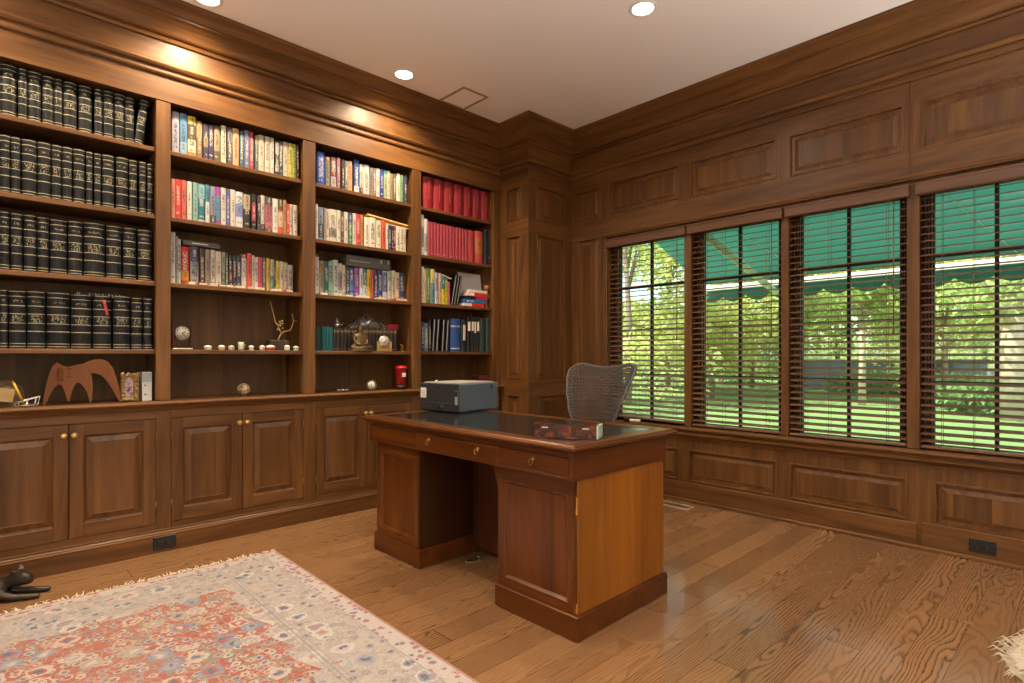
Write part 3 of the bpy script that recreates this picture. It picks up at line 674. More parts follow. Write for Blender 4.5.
def make_book(name, label, cat, group, x, y, z, w, h, d, color, mat=None, band=None, lean=0.0, cap=None):
    o = book_mesh(w, h, d, .26 if mat is M['law'] else .14).build(name, [mat or M['book'], M['pages']])
    o.location = (x, y, z); o.rotation_euler = (0, lean, 0); o.color = srgb(color); tag(o, label, cat, group)
    bul = w*.14
    if band:
        for (a, c, hx) in band:
            s = MB(); n = 6; vs = []
            for k in range(n+1):
                q = k/n; yy = -bul*(1-(2*q-1)**2)+bul-.0006
                vs += [(-w/2*.99+w*.99*q, yy, h*a), (-w/2*.99+w*.99*q, yy, h*c)]
            s.add(vs, [(2*k, 2*k+2, 2*k+3, 2*k+1) for k in range(n)])
            s.build('spine_label', M['book'], o).color = srgb(hx)
    return o

def row(bay, shelf, data, yb, depth, group, kind='book', mat=None, name='book', fmt=None, seg=lambda i, n: ''):
    x0, x1 = BAYS[bay]; zs = SHZ[shelf]+.0012; items = []; last = x0+.003
    for e in data:
        a, c, py, col = e[:4]; band = e[4] if len(e) > 4 else None
        X0 = on_y(a, 300, yb).x; X1 = on_y(c, 300, yb).x; h = on_y((a+c)/2, py, yb).z-zs
        X0 = max(X0, last+.0004); X1 = min(max(X1, X0+.006), x1-.002); w = X1-X0-.0006; last = X1
        gap = (SHZ[shelf-1]-.03 if shelf else 2.62)-zs-.012
        items.append((X0+w/2, w, max(.1, min(h, gap)), col, band))
    n = len(items); outl = []
    for i, (x, w, h, col, band) in enumerate(items):
        o = ORD[n-i]; lab = fmt(col, o, w) if fmt else '%s book, %s from the window end, %s shelf of the %s bay' % (cname(col), o, SHN[shelf], BAYN[bay])
        hh = h*(.985+.015*random.random()) if mat is M['law'] else h
        outl.append(make_book(name, lab, 'book', group, x, yb+random.uniform(0, .004), zs, w, hh, min(depth, .26), col, mat, band))
    return outl

# bay 1: the black gilt-banded sets
LAW = [
 [(0.2, 17.4, 64), (18.5, 27.7, 67.5), (28.2, 41.6, 70.5), (42.7, 54, 75.5), (54.6, 62.7, 78.2), (63.8, 77, 81.3), (79, 92.3, 85.5), (94.9, 102.8, 88.8), (104, 113.9, 91), (115, 125, 93.8), (125.7, 134.5, 97)],
 [(0, 11, 134.5), (11.2, 20.5, 136.7), (21.6, 37.4, 138.7), (38, 51.4, 142), (52, 62, 144.3), (62.7, 72.5, 146.5), (73.3, 85.7, 148.8), (86.5, 92.8, 151), (94.5, 101.5, 152.8), (102.3, 114.7, 154.7), (116.5, 128.6, 157.3), (129.7, 137.6, 159.5), (139.7, 146.3, 161), (147.6, 153.4, 163)],
 [(0, 9.6, 211), (11, 22.5, 212.7), (24, 37, 214.7), (38, 49, 216.5), (50, 67.6, 218.7), (69, 83, 220.8), (84.4, 105.6, 222.6), (107, 122, 225.2), (123.6, 136.5, 227), (138.5, 152.6, 229.2)],
 [(0, 7.9, 289), (9, 26.4, 289.6), (27.7, 45.7, 290.7), (47.3, 70.5, 292.2), (71.8, 92, 293.8), (93.7, 112, 295), (114, 130.7, 296), (132, 143, 297), (144.2, 152.8, 297.8)]]
for L_, t_ in zip(LAW, ((59, 62), (131, 133), (208.5, 210), (288.2, 288.7))): L_[:0] = [(-30, -16, t_[0]), (-15, -.8, t_[1])]
for s in range(4):
    row(0, s, [(a, c, p, '#1b1b1d') for a, c, p in LAW[s]], 3.806, .22, 'black law volumes', mat=M['law'], name='law_volume',
        fmt=lambda col, o, w, s=s: '%s black gilt-banded volume, %s from the window end of the %s shelf' % ('thick' if w > .07 else 'slim' if w < .042 else 'medium', o, SHN[s]))
zs = SHZ[0]+.002
xx = on_y(136.5, 130, 3.806).x
make_book('law_volume', 'black gilt-banded volume leaning at the window end of the top shelf', 'book', 'black law volumes', xx+.010, 3.808, zs+.0032, .040, .262, .22, '#1b1b1d', M['law'], None, math.radians(7))
# thin black volume lying on the lowest row, its red ribbon hanging out
o = book_mesh(.024, .20, .15).build('book', [M['law'], M['pages']]); zt = SHZ[3]+.285
xa = on_y(76, 292, 3.81).x
o.rotation_euler = (0, PI/2, 0); o.location = (xa, 3.822, zt+.0125); o.color = srgb('#1b1b1d'); tag(o, 'thin black book lying flat on the lowest row of law volumes', 'book')
rb = MB(); px0 = on_y(104, 300, 3.80); lay = [(0, .012, .0005), (0, -.006, -.002), (.002, -.012, -.02), (.008, -.011, -.05), (.014, -.012, -.085)]
rb.add([(x-.006, y, z) for x, y, z in lay]+[(x+.006, y, z) for x, y, z in lay], [(i, i+1, 6+i, 5+i) for i in range(4)])
tag(rb.build('ribbon_bookmark', plain('red_ribbon', '#a8202c', .6), None, (px0.x, 3.806, SHZ[3]+.2735)), 'red ribbon bookmark hanging down over a black volume on the lowest shelf', 'bookmark')

B2 = [
 [(172.3, 179.7, 111.7, '#a9a7b6'), (180.3, 187.3, 113.5, '#5f93b8', [(.0, .3, '#8fb2c8')]), (187.9, 196.1, 116.4, '#dcd3b6', [(.84, 1, '#d8c22c'), (.42, .80, '#5a5138'), (0, .1, '#d98a4a')]), (196.7, 202.5, 121, '#8a6a4c', [(.55, .95, '#b39a72')]),
  (203.7, 208.4, 124, '#463a55', [(.35, .62, '#a08c6a')]), (209, 213.7, 125.2, '#3f3a5e'), (214.5, 220.3, 125.8, '#6d5c45', [(.3, .9, '#a59878')]), (221.5, 226.5, 125.5, '#cfd1b4'), (228, 232.6, 127.5, '#55555c', [(.6, .95, '#8a8a92')]),
  (233.2, 239.2, 128.3, '#e0ac84'), (240.2, 244.3, 130.9, '#35687a'), (244.8, 249.6, 130.4, '#7478a0'), (250, 254, 131.9, '#b03c50'), (255.4, 258.4, 135.5, '#4a6a72', [(.75, 1, '#b09a78')]), (259, 264.6, 135, '#cfc6ae'), (265.3, 270.2, 136.5, '#d6cdb9'),
  (270.7, 274.2, 137.8, '#d8d2c4'), (275.6, 279.1, 140.6, '#2c2c2c', [(.1, .3, '#c4c0b4'), (.62, .95, '#c4c0b4')]), (279.5, 283, 141.4, '#3b4a50'), (283.6, 288.2, 141.9, '#cbbfa9'), (288.6, 292.3, 143.2, '#c4ba62'), (292.7, 296.4, 144.2, '#b3bd52'), (296.8, 299.1, 145.7, '#4d3a2e')],
 [(171.6, 175.2, 178.8, '#d88878'), (175.4, 181.1, 179.2, '#dc4238'), (181.8, 186.6, 180, '#d96a58'), (187.2, 192, 181.4, '#e8ddd0'), (192.9, 198, 182.6, '#8cb8a8'), (198.6, 205.4, 183.8, '#16768c', [(.62, .98, '#8cc0c8'), (0, .06, '#c8d8d8')]),
  (205.8, 209.9, 184.7, '#3f95ad', [(0, .55, '#dcd6cf')]), (210.6, 215.9, 186.4, '#8b93ad', [(.0, .22, '#4a4a50')]), (216.3, 220.6, 186.9, '#b03fa0', [(.1, .75, '#4f8fb0')]), (221.3, 226, 187.7, '#dccfc2'), (226.5, 230.3, 188.8, '#4e5ea0'), (230.8, 235.7, 189.5, '#d6d0bf'),
  (236.2, 243.2, 191.9, '#d9dde6', [(.3, .66, '#7f8cc0')]), (243.7, 250.7, 193.2, '#20201f', [(.55, .96, '#b5a688')]), (252, 256.2, 194, '#1e1a1c', [(.25, .72, '#a8404e')]), (257.7, 260.8, 196.2, '#3a3640'), (261.2, 264.7, 195.4, '#d8cdbb', [(0, .2, '#26201e')]),
  (265.6, 272.8, 196.7, '#c06a7c', [(.75, 1, '#4a4448'), (0, .1, '#5a5040')]), (273.1, 278.1, 198.7, '#e4e0d6'), (278.5, 283.4, 198.9, '#d9623a', [(.68, 1, '#4a4a2c'), (.2, .62, '#d8b89c')]), (283.6, 286.6, 200.2, '#b58a5a'), (286.9, 289.8, 203.7, '#d0453f'), (290, 293, 204.2, '#ded8c6'), (293.5, 297.9, 205, '#e0d8bd')],
 [(171, 175.8, 232, '#e3e3e3'), (176.3, 178.3, 236.2, '#b9bdb5'), (178.3, 181, 239, '#d5d6d0'), (181.4, 189.4, 246.5, '#c9201f', [(.12, .38, '#d88a28')]), (190.7, 199, 246.5, '#a9aeb5', [(.62, 1, '#39405e')]), (200, 205.1, 248.5, '#4d4030'), (205.5, 210.3, 249.4, '#a08f82'), (211, 215.3, 249.9, '#dcd4c8'), (215.8, 221.7, 251.4, '#e0d5c5'),
  (221.9, 225.7, 251.9, '#5f7262', [(.45, 1, '#9aa594')]), (225.9, 228.2, 252.9, '#3c5a42'), (228.9, 232.7, 255.4, '#1c1822', [(.2, .6, '#7a3a58')]), (233.2, 236.7, 255.9, '#2d3440'), (236.8, 241.5, 255.7, '#39435c'), (242, 246.9, 254.5, '#e3dccd', [(.9, 1, '#c03a48')]), (247.5, 252, 253.1, '#e45a54'), (252.3, 254.8, 255.5, '#d9d3c0'), (255.1, 258, 257, '#e4e0d8'),
  (258.4, 262.6, 257, '#e2506c'), (262.9, 266.3, 257.4, '#55555a'), (266.7, 270, 258.1, '#d9b437'), (270.5, 273.9, 259.3, '#7f9a94', [(.5, 1, '#c8c2a8')]), (274.1, 276.2, 260.2, '#3a424a'), (276.5, 280.3, 260.9, '#e3c92c'), (280.5, 284.1, 261.4, '#d6d0c0'), (284.3, 287.7, 262.8, '#cdc5ad'), (288.3, 293.4, 265, '#c7c3b6')]]
B3 = [
 [(317.2, 325.4, 151.9, '#1d4fb8'), (325.9, 330.2, 156.9, '#8f8a6e', [(.86, 1, '#a0542c')]), (331.1, 336.4, 157.3, '#70585a', [(.0, .36, '#a8a4a4'), (.36, .5, '#7a2438')]), (337, 340.5, 157.7, '#a06878'), (341.9, 344.9, 159.5, '#3a3226'), (345.2, 348.3, 160.8, '#6c7a80'), (348.4, 352.6, 161.1, '#d99c70'), (354.4, 359.5, 159.8, '#28508e', [(0, .2, '#d6d6d4')]), (360.1, 363.2, 163.9, '#cfc4b8', [(0, .2, '#3a3a30')]),
  (363.6, 370.1, 164.7, '#cdc3bb'), (370.5, 373.1, 167.7, '#8d8178'), (373.4, 376.5, 168.3, '#7b6f7a'), (376.7, 380, 168.3, '#d8cfc0'), (380.3, 384, 169.1, '#223c8c'), (384.2, 387.6, 170.1, '#9bb08a', [(.86, 1, '#2a8a98')]), (387.8, 390.6, 170.5, '#d6bfa0'), (391, 393.3, 173.5, '#8f8468'), (393.7, 396.2, 173.9, '#5f5a5a'), (397, 400.7, 173.5, '#dcd8c0'), (400.9, 403.5, 174.7, '#6d9870'), (404.3, 407.5, 175.5, '#3a3c55')],
 [(316, 318.4, 204, '#e2dad0'), (318.8, 324, 207.2, '#8c9cb2', [(.08, .5, '#4c5868')]), (324.5, 326.7, 207.9, '#b9a59c'), (326.9, 329.3, 208.9, '#ded3c0'), (329.5, 336.8, 209.3, '#ddd6c6', [(.14, .42, '#8a8478')]), (337.1, 341, 210.3, '#d8d2be'), (341.4, 344, 211.7, '#5d5038'), (344.4, 348.2, 212.1, '#dccfc4'), (348.8, 352.5, 212.9, '#4b7a66', [(.7, 1, '#3a5a8e')]), (353, 356.5, 213.3, '#e0d4c0'), (356.7, 360.5, 214.1, '#d9364e'), (360.9, 363.3, 214.5, '#c08a44'),
  (364.8, 369.7, 217.1, '#e8e2d6'), (369.8, 376.2, 217.6, '#e4dcc6'), (376.7, 381.7, 220.2, '#dcd6bd'), (382.2, 386.2, 220, '#d9552e'), (386.3, 388.8, 223, '#d8d0c8'), (389, 391.4, 225.5, '#3a3038'), (391.8, 393.8, 226.3, '#252b45'), (394, 396.2, 226, '#7a2440'), (396.4, 400.4, 226.5, '#e4dcc6'), (400.6, 403.6, 227.5, '#ddd2bb'), (403.9, 406.4, 228.5, '#d6c8b4')],
 [(316, 319.4, 254.7, '#e6dede', [(.95, 1, '#2c2f5a')]), (319.7, 324.1, 260.8, '#a8a49c', [(.66, 1, '#b08a58')]), (324.4, 328.8, 261.2, '#1f5e50'), (329, 333.5, 261.7, '#8fbcae'), (333.8, 338.2, 259.9, '#cfcbc0'), (338.3, 342.5, 263.4, '#c9c6c2', [(.2, .72, '#8c8a9a')]), (342.8, 346, 264.8, '#d8cbb2'), (346.5, 350, 266.6, '#39424a'), (350.2, 354, 267.2, '#3a55a5', [(.25, .6, '#5a8ad0')]), (354.6, 359.8, 267.6, '#8a4a98'), (360.1, 363.5, 268.1, '#dcdce0'),
  (363.6, 367.6, 268.6, '#3f7a62', [(0, .45, '#d8e0d8')]), (367.8, 371.3, 269.1, '#efb830'), (371.5, 374, 269.6, '#c84050'), (374.5, 378.1, 270, '#34306e'), (378.5, 382.8, 270.4, '#283a7e'), (383, 387.8, 270.9, '#d5d0cc', [(.3, .95, '#5a72a8')]), (388, 392, 271.2, '#a9c8ac', [(.1, .66, '#dcdcc4')]), (392.2, 395.7, 270.5, '#e6dfc8'), (395.8, 399.9, 272.5, '#dccdb0'), (400.1, 404.4, 272.9, '#124a78'), (404.7, 406.3, 273.3, '#8a5430')]]
YB = [3.806, 3.806, 3.868]
for s in range(3):
    r2 = row(1, s, B2[s], YB[s], .17, 'books on the %s shelf of the twig-ornament bay' % SHN[s])
    r3 = row(2, s, B3[s], YB[s], .17, 'books on the %s shelf of the seated-figure bay' % SHN[s])
usa = r3[-4]
fc = bpy.data.curves.new('title', 'FONT'); fc.body = 'USA'; fc.size = .030; fc.align_x = 'CENTER'; fc.extrude = .0002
fo = bpy.data.objects.new('title', fc); COL.objects.link(fo); fo.parent = usa; fo.rotation_euler = (PI/2, PI/2, 0); fo.location = (-.010, -.0012, .075); fc.materials.append(M['black']); bpy.context.view_layer.update()
fm_ = bpy.data.meshes.new_from_object(fo.evaluated_get(bpy.context.evaluated_depsgraph_get())); f2 = bpy.data.objects.new('title', fm_); COL.objects.link(f2); f2.parent = usa; f2.rotation_euler = (PI/2, PI/2, 0); f2.location = fo.location; bpy.data.objects.remove(fo); f2.name = 'title'

def flat_box(name, label, cat, p0, p1, yb, zbase, thick, depth, mats, tilt=0.0, c=.001, group=None):
    X0 = on_y(p0, 300, yb).x; X1 = on_y(p1, 300, yb).x; mb = MB()
    X1 = min(X1, next(b_ for a_, b_ in BAYS if b_ > X0)-.004); w = X1-X0; mb.box(0, w, 0, depth, 0, thick, c, 0)
    if len(mats) > 1: mb.box(.003, w+.0004, -.0004, depth-.003, .0025, thick-.0025, 0, 1)
    o = mb.build(name, mats, None, (X0, yb, zbase), (0, tilt, 0)); tag(o, label, cat, group); return o
def topz(bay, shelf, rowdata, a, c):
    z = 0
    for e in rowdata:
        if e[1] > a and e[0] < c: z = max(z, on_y((e[0]+e[1])/2, e[2], YB[shelf]).z)
    return z
col_m = {}
def cm(h, rough=.5):
    if h not in col_m: col_m[h] = plain('cover_'+cname(h).replace(' ', '_').replace('-', '_'), h, rough, var=.08)
    return col_m[h]
# volumes lying across the tops of the rows
z = topz(1, 2, B2[2], 181.5, 219)+.0035
o = flat_box('book', 'dark grey volume lying across the third row in the twig-ornament bay', 'book', 183, 219.7, 3.864, z, .031, .14, [cm('#4a4844')])
q = MB(); q.box(.05, .14, -.0006, .001, .012, .018); q.build('title', M['paper'], o)
z = topz(2, 2, B3[2], 347, 390)+.0035
o = flat_box('box_set', 'dark grey slipcase with two silver bands lying on the third row', 'box', 346.4, 390.2, 3.856, z, .078, .16, [cm('#4b4947')])
w = o.dimensions.x
for a in (.72, .88):
    q = MB(); q.box(a*.40-.004, a*.40+.012, -.0008, .001, .044, .073); q.build('clasp', M['silver'], o)
q = MB(); q.box(.03, .20, -.0006, .001, .036, .043); q.build('title', M['grey'], o)
for j, (a, c, dz, th, hx, lab) in enumerate(((367.5, 411, .004, .010, '#d8a23c', 'yellow-edged booklet lying on the second row, sloping to the bay side'), (389, 411, -.011, .007, '#e2ded4', 'thin white booklet under the yellow-edged one'))):
    z = topz(2, 1, B3[1], a, 382 if j == 0 else 396)+.006+(.012 if j == 0 else -.004)
    flat_box('booklet', lab+' in the seated-figure bay' if j == 0 else lab+', seated-figure bay', 'booklet', a, c, 3.822 if j == 0 else 3.815, z, th, .13, [cm(hx), M['pages']], math.radians(4.6 if j == 0 else 2.0))
# little booklets lying along the front of the third rows
BK = [(1, 188.5, 195, '#d8cf9a'), (1, 199, 207, '#c8503c'), (1, 210.5, 218, '#d9d4c4'), (1, 219, 226.5, '#3a3634'), (1, 227.5, 233.5, '#cfc6a0'), (1, 236.5, 245, '#d8cdb0'), (1, 248, 255, '#c9806a'), (1, 258.5, 264.5, '#e0dccf'), (1, 274, 281, '#d8d4c6'), (1, 286, 292.5, '#b0403a'),
      (2, 320.5, 328, '#d8d2c0'), (2, 334, 342, '#cdc5b0'), (2, 346.5, 353, '#c3cdb0'), (2, 358, 363.5, '#e2e2e0'), (2, 364, 370, '#d0dcd8'), (2, 378.5, 384.5, '#dbd3b8'), (2, 396, 407, '#b42e36')]
cnt = {1: 10, 2: 7}; seen = {1: 0, 2: 0}
for bay, a, c, hx in BK:
    seen[bay] += 1
    flat_box('booklet', '%s booklet before the third row, %s from the window end, %s bay' % (cname(hx), ORD[cnt[bay]-seen[bay]+1], BAYN[bay]), 'booklet', a, c, 3.792, SHZ[2]+.0012, .014 if hx != '#b42e36' else .018, .062, [cm(hx), M['pages']], 0, .001, 'booklets along the third shelf of the %s bay' % BAYN[bay])
# bay 3, lowest shelf: teal and brown sets
G = [(316.7, 322.8, 326.5, '#0f3a38'), (323.1, 326.7, 326.5, '#1f7474'), (326.9, 330, 326.6, '#1f7474'), (330.2, 333.6, 326.8, '#1f7474')]
bx = [334.1+i*3.55 for i in range(18)]
G += [(x, x+3.2, 328.2+i*.06, '#3d2e2c', [(.82, .93, '#9a8458'), (.08, .11, '#9a8458')]) for i, x in enumerate(bx)]
row(2, 3, G, 3.93, .12, 'teal and brown sets on the lowest shelf', mat=M['cloth'])
# bay 4
R1 = [(423.9, 434.3, 177), (434.7, 444.7, 179.5), (445.1, 454.9, 182), (455.2, 464.6, 184.5), (464.9, 473.5, 187), (473.8, 481.6, 189.2), (482, 490.6, 191.3)]
for o in row(3, 0, [(a, c, p, '#8c1a28') for a, c, p in R1], 3.806, .22, 'red binders on the top shelf', name='binder', mat=M['cloth'],
    fmt=lambda col, o, w: 'red binder with gilt title, %s from the window end of the top shelf' % o):
    o['category'] = 'binder'
    w, h = o.dimensions.x, o.dimensions.z
    q = MB(); z_ = h*.30
    while z_ < h*.84:
        l_ = random.uniform(.004, .009); q.box(random.uniform(-.006, -.003), random.uniform(.003, .006), -.0012, .004, z_, z_+l_); z_ += l_+random.uniform(.002, .004)
    q.build('gilt_title', M['gold'], o)
R2 = [(421.5, 424.6, 214.5, '#d8d6d4', [(.2, .7, '#a8a6aa')]), (424.8, 428, 218.7, '#d0ccca', [(.1, .6, '#aaa4a8')])]
R2 += [(428.2+i*3.1, 428.2+i*3.1+2.9, 221.5+i*.69, '#a03a48', [(.08, .1, '#d0a070')] if i % 2 else None) for i in range(13)]
R2 += [(468.8, 475.3, 230.5, '#a83a3a'), (476, 483.7, 231.2, '#b8423e', [(.3, .8, '#c4763e')]), (484.6, 488.5, 230, '#1f2224'), (488.9, 492.4, 230.4, '#1f2224', [(.2, .22, '#c8c8c8')])]
row(3, 1, R2, 3.806, .19, 'red volumes and neighbours on the second shelf', mat=M['cloth'])
R3 = [(422, 424.3, 266.6, '#dcd8cc'), (424.5, 426.5, 268.9, '#dcb080'), (426.6, 430.8, 268.1, '#5f8048'), (431, 435.1, 269, '#d8cf70', [(0, .6, '#5f98a8')]), (435.2, 438.4, 272.3, '#b9a8cc', [(0, .4, '#d8d0d8')]), (439, 442.1, 274.6, '#cbb48a'), (442.2, 446, 276, '#e0c820', [(.55, 1, '#2c7f90')]), (446.2, 447.9, 279.5, '#c8c020'), (448.1, 450.6, 281.8, '#c06a70')]
row(3, 2, R3, 3.806, .17, 'books on the third shelf of the red-binder bay', fmt=lambda col, o, w: '%s book, %s away from the leaning black folders, third shelf, red-binder bay' % (cname(col), o))
flat_box('booklet', 'thin white booklet sloping over the books on the third shelf, red-binder bay', 'booklet', 438.6, 452.2, 3.815, on_y(439, 274.6, 3.806).z+.011, .006, .12, [M['white']], math.radians(14))
o = book_mesh(.03, .20, .085).build('book', [M['book'], M['pages']]); o.color = srgb('#6a141c'); o.location = (on_y(441, 280, 3.98).x, 3.985, SHZ[2]+.0012); tag(o, 'dark red book standing behind the third-shelf row, red-binder bay', 'book')
# leaning black folders, grey album, stack of boxes, little wooden figure
def leaning(name, label, cat, px, py, thick, height, depth, lean, yb, zb, mats, group=None, edge=None):
    x = on_y(px, py, yb).x; mb = MB(); mb.box(0, thick, 0, depth, 0, height, .0015, 0)
    o = mb.build(name, mats[:1], None, (x, yb, zb+.0006+thick*math.sin(lean)), (0, lean, 0)); tag(o, label, cat, group)
    if edge:
        e = MB(); e.box(.001, thick*.45, -.0008, .002, .004, height-.004); e.build('spine_strip', edge, o)
    return o
zz = SHZ[2]+.0012
for j, px in enumerate((451.2, 453.9, 456.6)):
    leaning('folder', 'black folder leaning on the third shelf, %s from the grey album' % ORD[3-j], 'folder', px, 290, .016, .262, .17, math.radians(11), 3.812+j*.002, zz, [M['black']], 'black folders leaning against the grey album', M['grey'])
ah = on_y(475, 273.5, 3.91).z-zz; ax_ = on_y(460.6, 290, 3.90).x; al = MB(); al.box(0, min(.285, 3.355-ax_), 0, .014, 0, ah, .003)
o = al.build('album', [cm('#b0b0ad')], None, (ax_, 3.89, zz+.0035), (math.radians(-9), 0, 0)); tag(o, 'large grey album leaning face out behind the stack of red and blue cases', 'album')
ST = [('#c8262a', 464.3, 484.5, 'red and white case at the bottom of the stack before the grey album'), ('#1a5f9c', 464.6, 486.3, 'blue case with white lettering, second from the bottom of the stack'), ('#a52a2c', 465.2, 487.2, 'black and red case in the middle of the stack'),
      ('#c82e34', 468, 486.4, 'red case with white end, second from the top of the stack'), ('#cfc3ae', 470, 487.6, 'cream case on top of the stack by the grey album')]
zc = zz+.0005
for j, (hx, a, c, lab) in enumerate(ST):
    th = [.029, .034, .029, .032, .024][j]; yb = 3.80
    X0 = on_y(a, 290, yb).x; X1 = on_y(c, 290, yb).x; mb = MB(); mb.box(0, X1-X0, 0, .075, 0, th, .0015)
    o = mb.build('media_case', [cm(hx)], None, (X0, yb+.002*j, zc)); tag(o, lab, 'case', 'stack of cases on the third shelf'); zc += th+.0006
    e = MB(); wl = X1-X0
    if j in (0, 3): e.box(-.0005, wl*.36, -.0006, .07, .003, th-.003); e.build('white_end', M['white'], o)
    elif j == 1: 
        for q in range(4): e.box(.06+q*.012, .066+q*.012, -.0006, .001, .012, .022)
        e.box(.03, .045, -.0006, .001, .011, .023); e.build('lettering', M['white'], o)
    elif j == 2: e.box(-.0005, wl*.5, -.0006, .07, .002, th-.002); e.build('black_end', M['black'], o)
    else: e.box(-.0005, wl*.35, -.0006, .07, .002, th-.001); e.build('white_end', M['white'], o)
wf = on_y(490.3, 290, 3.81)
t = thing('carved_figure', 'small carved wooden figure standing beside the stack of red and blue cases', 'figurine', (3.363-.034, 3.826, zz)); t.scale = (1.15, 1.15, 1.2)
mt = plain('carved_wood', '#8f5c33', .45, var=.25)
p = MB(); p.lathe([(0, 0), (.016, 0), (.017, .006), (.010, .012), (.009, .06), (.011, .09), (.014, .115), (.012, .125), (.007, .13), (0, .13)], 14); p.build('body', mt, t)
p = MB(); p.sphere((0, -.002, .150), .023, sx=1.0, sy=.9, sz=1.0); p.sphere((-.020, -.004, .164), .008, seg=10, rings=6); p.sphere((.018, -.004, .166), .008, seg=10, rings=6); p.build('head', mt, t)
p = MB(); p.tube([(-.011, -.004, .11), (-.02, -.008, .085), (-.012, -.016, .07)], [.005, .0045, .004], 8); p.build('arm', mt, t)
p = MB(); p.tube([(.011, -.004, .11), (.019, -.008, .085), (.012, -.016, .07)], [.005, .0045, .004], 8); p.build('arm', mt, t)
# lowest shelf, bay 4
R4 = [(422, 424.7, 321.9, '#1c2740'), (425, 428.9, 323, '#4a6578'), (429.1, 431.3, 320, '#141416')]
R4b = [(451.6, 461.3, 318.5, '#254a8a', [(.74, .79, '#b8c4d8'), (.08, .11, '#e0e4ea')]), (461.7, 467.3, 319.5, '#1b2020'), (467.7, 471.3, 316.8, '#161617'), (471.5, 474.1, 316.9, '#161617'), (474.3, 476.7, 317, '#161617'), (476.9, 479.7, 317.1, '#161617'), (480.3, 486, 318, '#20342f'), (486.4, 492.6, 318.3, '#2a4540')]
r4 = row(3, 3, R4, 3.806, .2, 'binders and books on the lowest shelf, red-binder bay')
x_off = len(R4b)
obs = row(3, 3, R4b, 3.806, .2, 'binders and books on the lowest shelf, red-binder bay', mat=M['cloth'], fmt=lambda col, o, w: '%s binder, %s from the window end of the lowest shelf, red-binder bay' % (cname(col), o))
for o in obs[1:6]:
    w = o.dimensions.x; h = o.dimensions.z; q = MB()
    if o is obs[1]:
        for sx in (-.010, .003): q.box(sx, sx+.008, -.0012, .004, h*.36, h*.83)
    else: q.box(-w*.32, w*.32, -.0014, .004, h*(.60 if o is not obs[4] else .54), h*.86)
    q.build('label_holder', M['cream'], o)
for o, l in zip(r4, ['navy book at the far end of the lowest shelf, red-binder bay', 'steel-blue book beside the navy one on the lowest shelf', 'black book between the steel-blue one and the leaning folders']): o['label'] = l
for j, px in enumerate((432.2, 436.2, 441.6, 445.8)):
    leaning('folder', 'black folder with pale spine leaning on the lowest shelf, %s from the blue binder' % ORD[4-j], 'folder', px, 345, .022, .268, .2, math.radians(4), 3.806, SHZ[3]+.0012, [M['black']], 'black folders leaning towards the blue binder', M['grey'])
# ------------------------------------------------------------------ ornaments on the shelves
def skin(name, mat, verts, edges, radii, root=0, parent=None, loc=None, rot=None, sub=2):
    me = bpy.data.meshes.new(name); me.from_pydata(verts, edges, []); me.materials.append(mat)
    o = bpy.data.objects.new(name, me); COL.objects.link(o)
    if parent: o.parent = parent
    if loc: o.location = loc
    if rot: o.rotation_euler = rot
    sk = o.modifiers.new('skin', 'SKIN'); sk.use_smooth_shade = True
    ls = me.skin_vertices[0].data if me.skin_vertices else None
    if ls is None:
        bm = __import__('bmesh').new(); bm.from_mesh(me); bm.verts.layers.skin.verify(); bm.to_mesh(me); bm.free(); ls = me.skin_vertices[0].data
    for i, r in enumerate(radii): ls[i].radius = (r, r) if not isinstance(r, tuple) else r; ls[i].use_root = (i == root)
    sb = o.modifiers.new('sub', 'SUBSURF'); sb.levels = sub; sb.render_levels = sub
    return o
WZ = CT+.0008
# bay 1
p = on_y(10, 400, 3.80)
stone = plain('carved_tan_stone', '#5e4c2e', .7, var=.3, vs=20)
r = random.Random(4); mb = MB(); n = 16; prof = [(.085, 0), (.098, .02), (.094, .06), (.08, .10), (.05, .125), (0, .133)]
vs = []; fs = []
for i in range(n):
    a = 2*PI*i/n
    for k, (q, z) in enumerate(prof): jx = 1+r.uniform(-.10, .10); vs.append((math.cos(a)*q*jx*1.0, math.sin(a)*q*jx*.75, z*(1+r.uniform(-.06, .06))))
for i in range(n):
    j = (i+1) % n
    for k in range(len(prof)-1): fs.append((i*6+k, j*6+k, j*6+k+1, i*6+k+1))
mb.add(vs, fs); mb.add([vs[i*6] for i in range(n)], [tuple(range(n-1, -1, -1))])
t = thing('desk_stone', 'rough tan stone block with a pale blank plaque under the law volumes', 'ornament', (p.x-.035, 3.875, WZ))
mb.build('block', stone, t)
q = MB(); q.box(-.032, .032, -.003, .003, -.034, .034, .001); q.build('plaque', plain('plaque', '#8c7445', .6), t, (.018, -.080, .062), (math.radians(-14), math.radians(9), 0))
# pen leaning in a wire pen holder
p = on_y(27, 402, 3.775)
t = thing('pen_holder', 'bright wire pen holder holding a yellow pen, beside the tan stone', 'pen holder', (p.x, 3.772, WZ+.003))
q = MB(); wire = lambda f, n=28: [f(2*PI*i/n) for i in range(n)]
q.tube(wire(lambda a: (.050*math.cos(a), .026*math.sin(a), .034+.016*math.cos(a))), .0028, 6, closed=True); q.tube(wire(lambda a: (.032*math.cos(a)+.004, .020*math.sin(a), .006)), .0022, 6, closed=True)
for a in range(8):
    g = a*PI/4; q.tube([(.050*math.cos(g), .026*math.sin(g), .034+.016*math.cos(g)), (.042*math.cos(g), .022*math.sin(g), .004), (.0, 0, .001)], .002, 5)
q.build('wire_bowl', M['steel'], t)
q = MB(); q.lathe([(0, 0), (.012, 0), (.014, .008), (.008, .014), (0, .015)], 14, (0, 0, .001)); q.build('centre_boss', M['silver'], t)
q = MB(); q.tube([(-.012, -.002, .004), (-.050, .012, .110)], [.0045, .0055], 10); q.tube([(-.050, .012, .110), (-.055, .0138, .124)], [.0045, .001], 10)
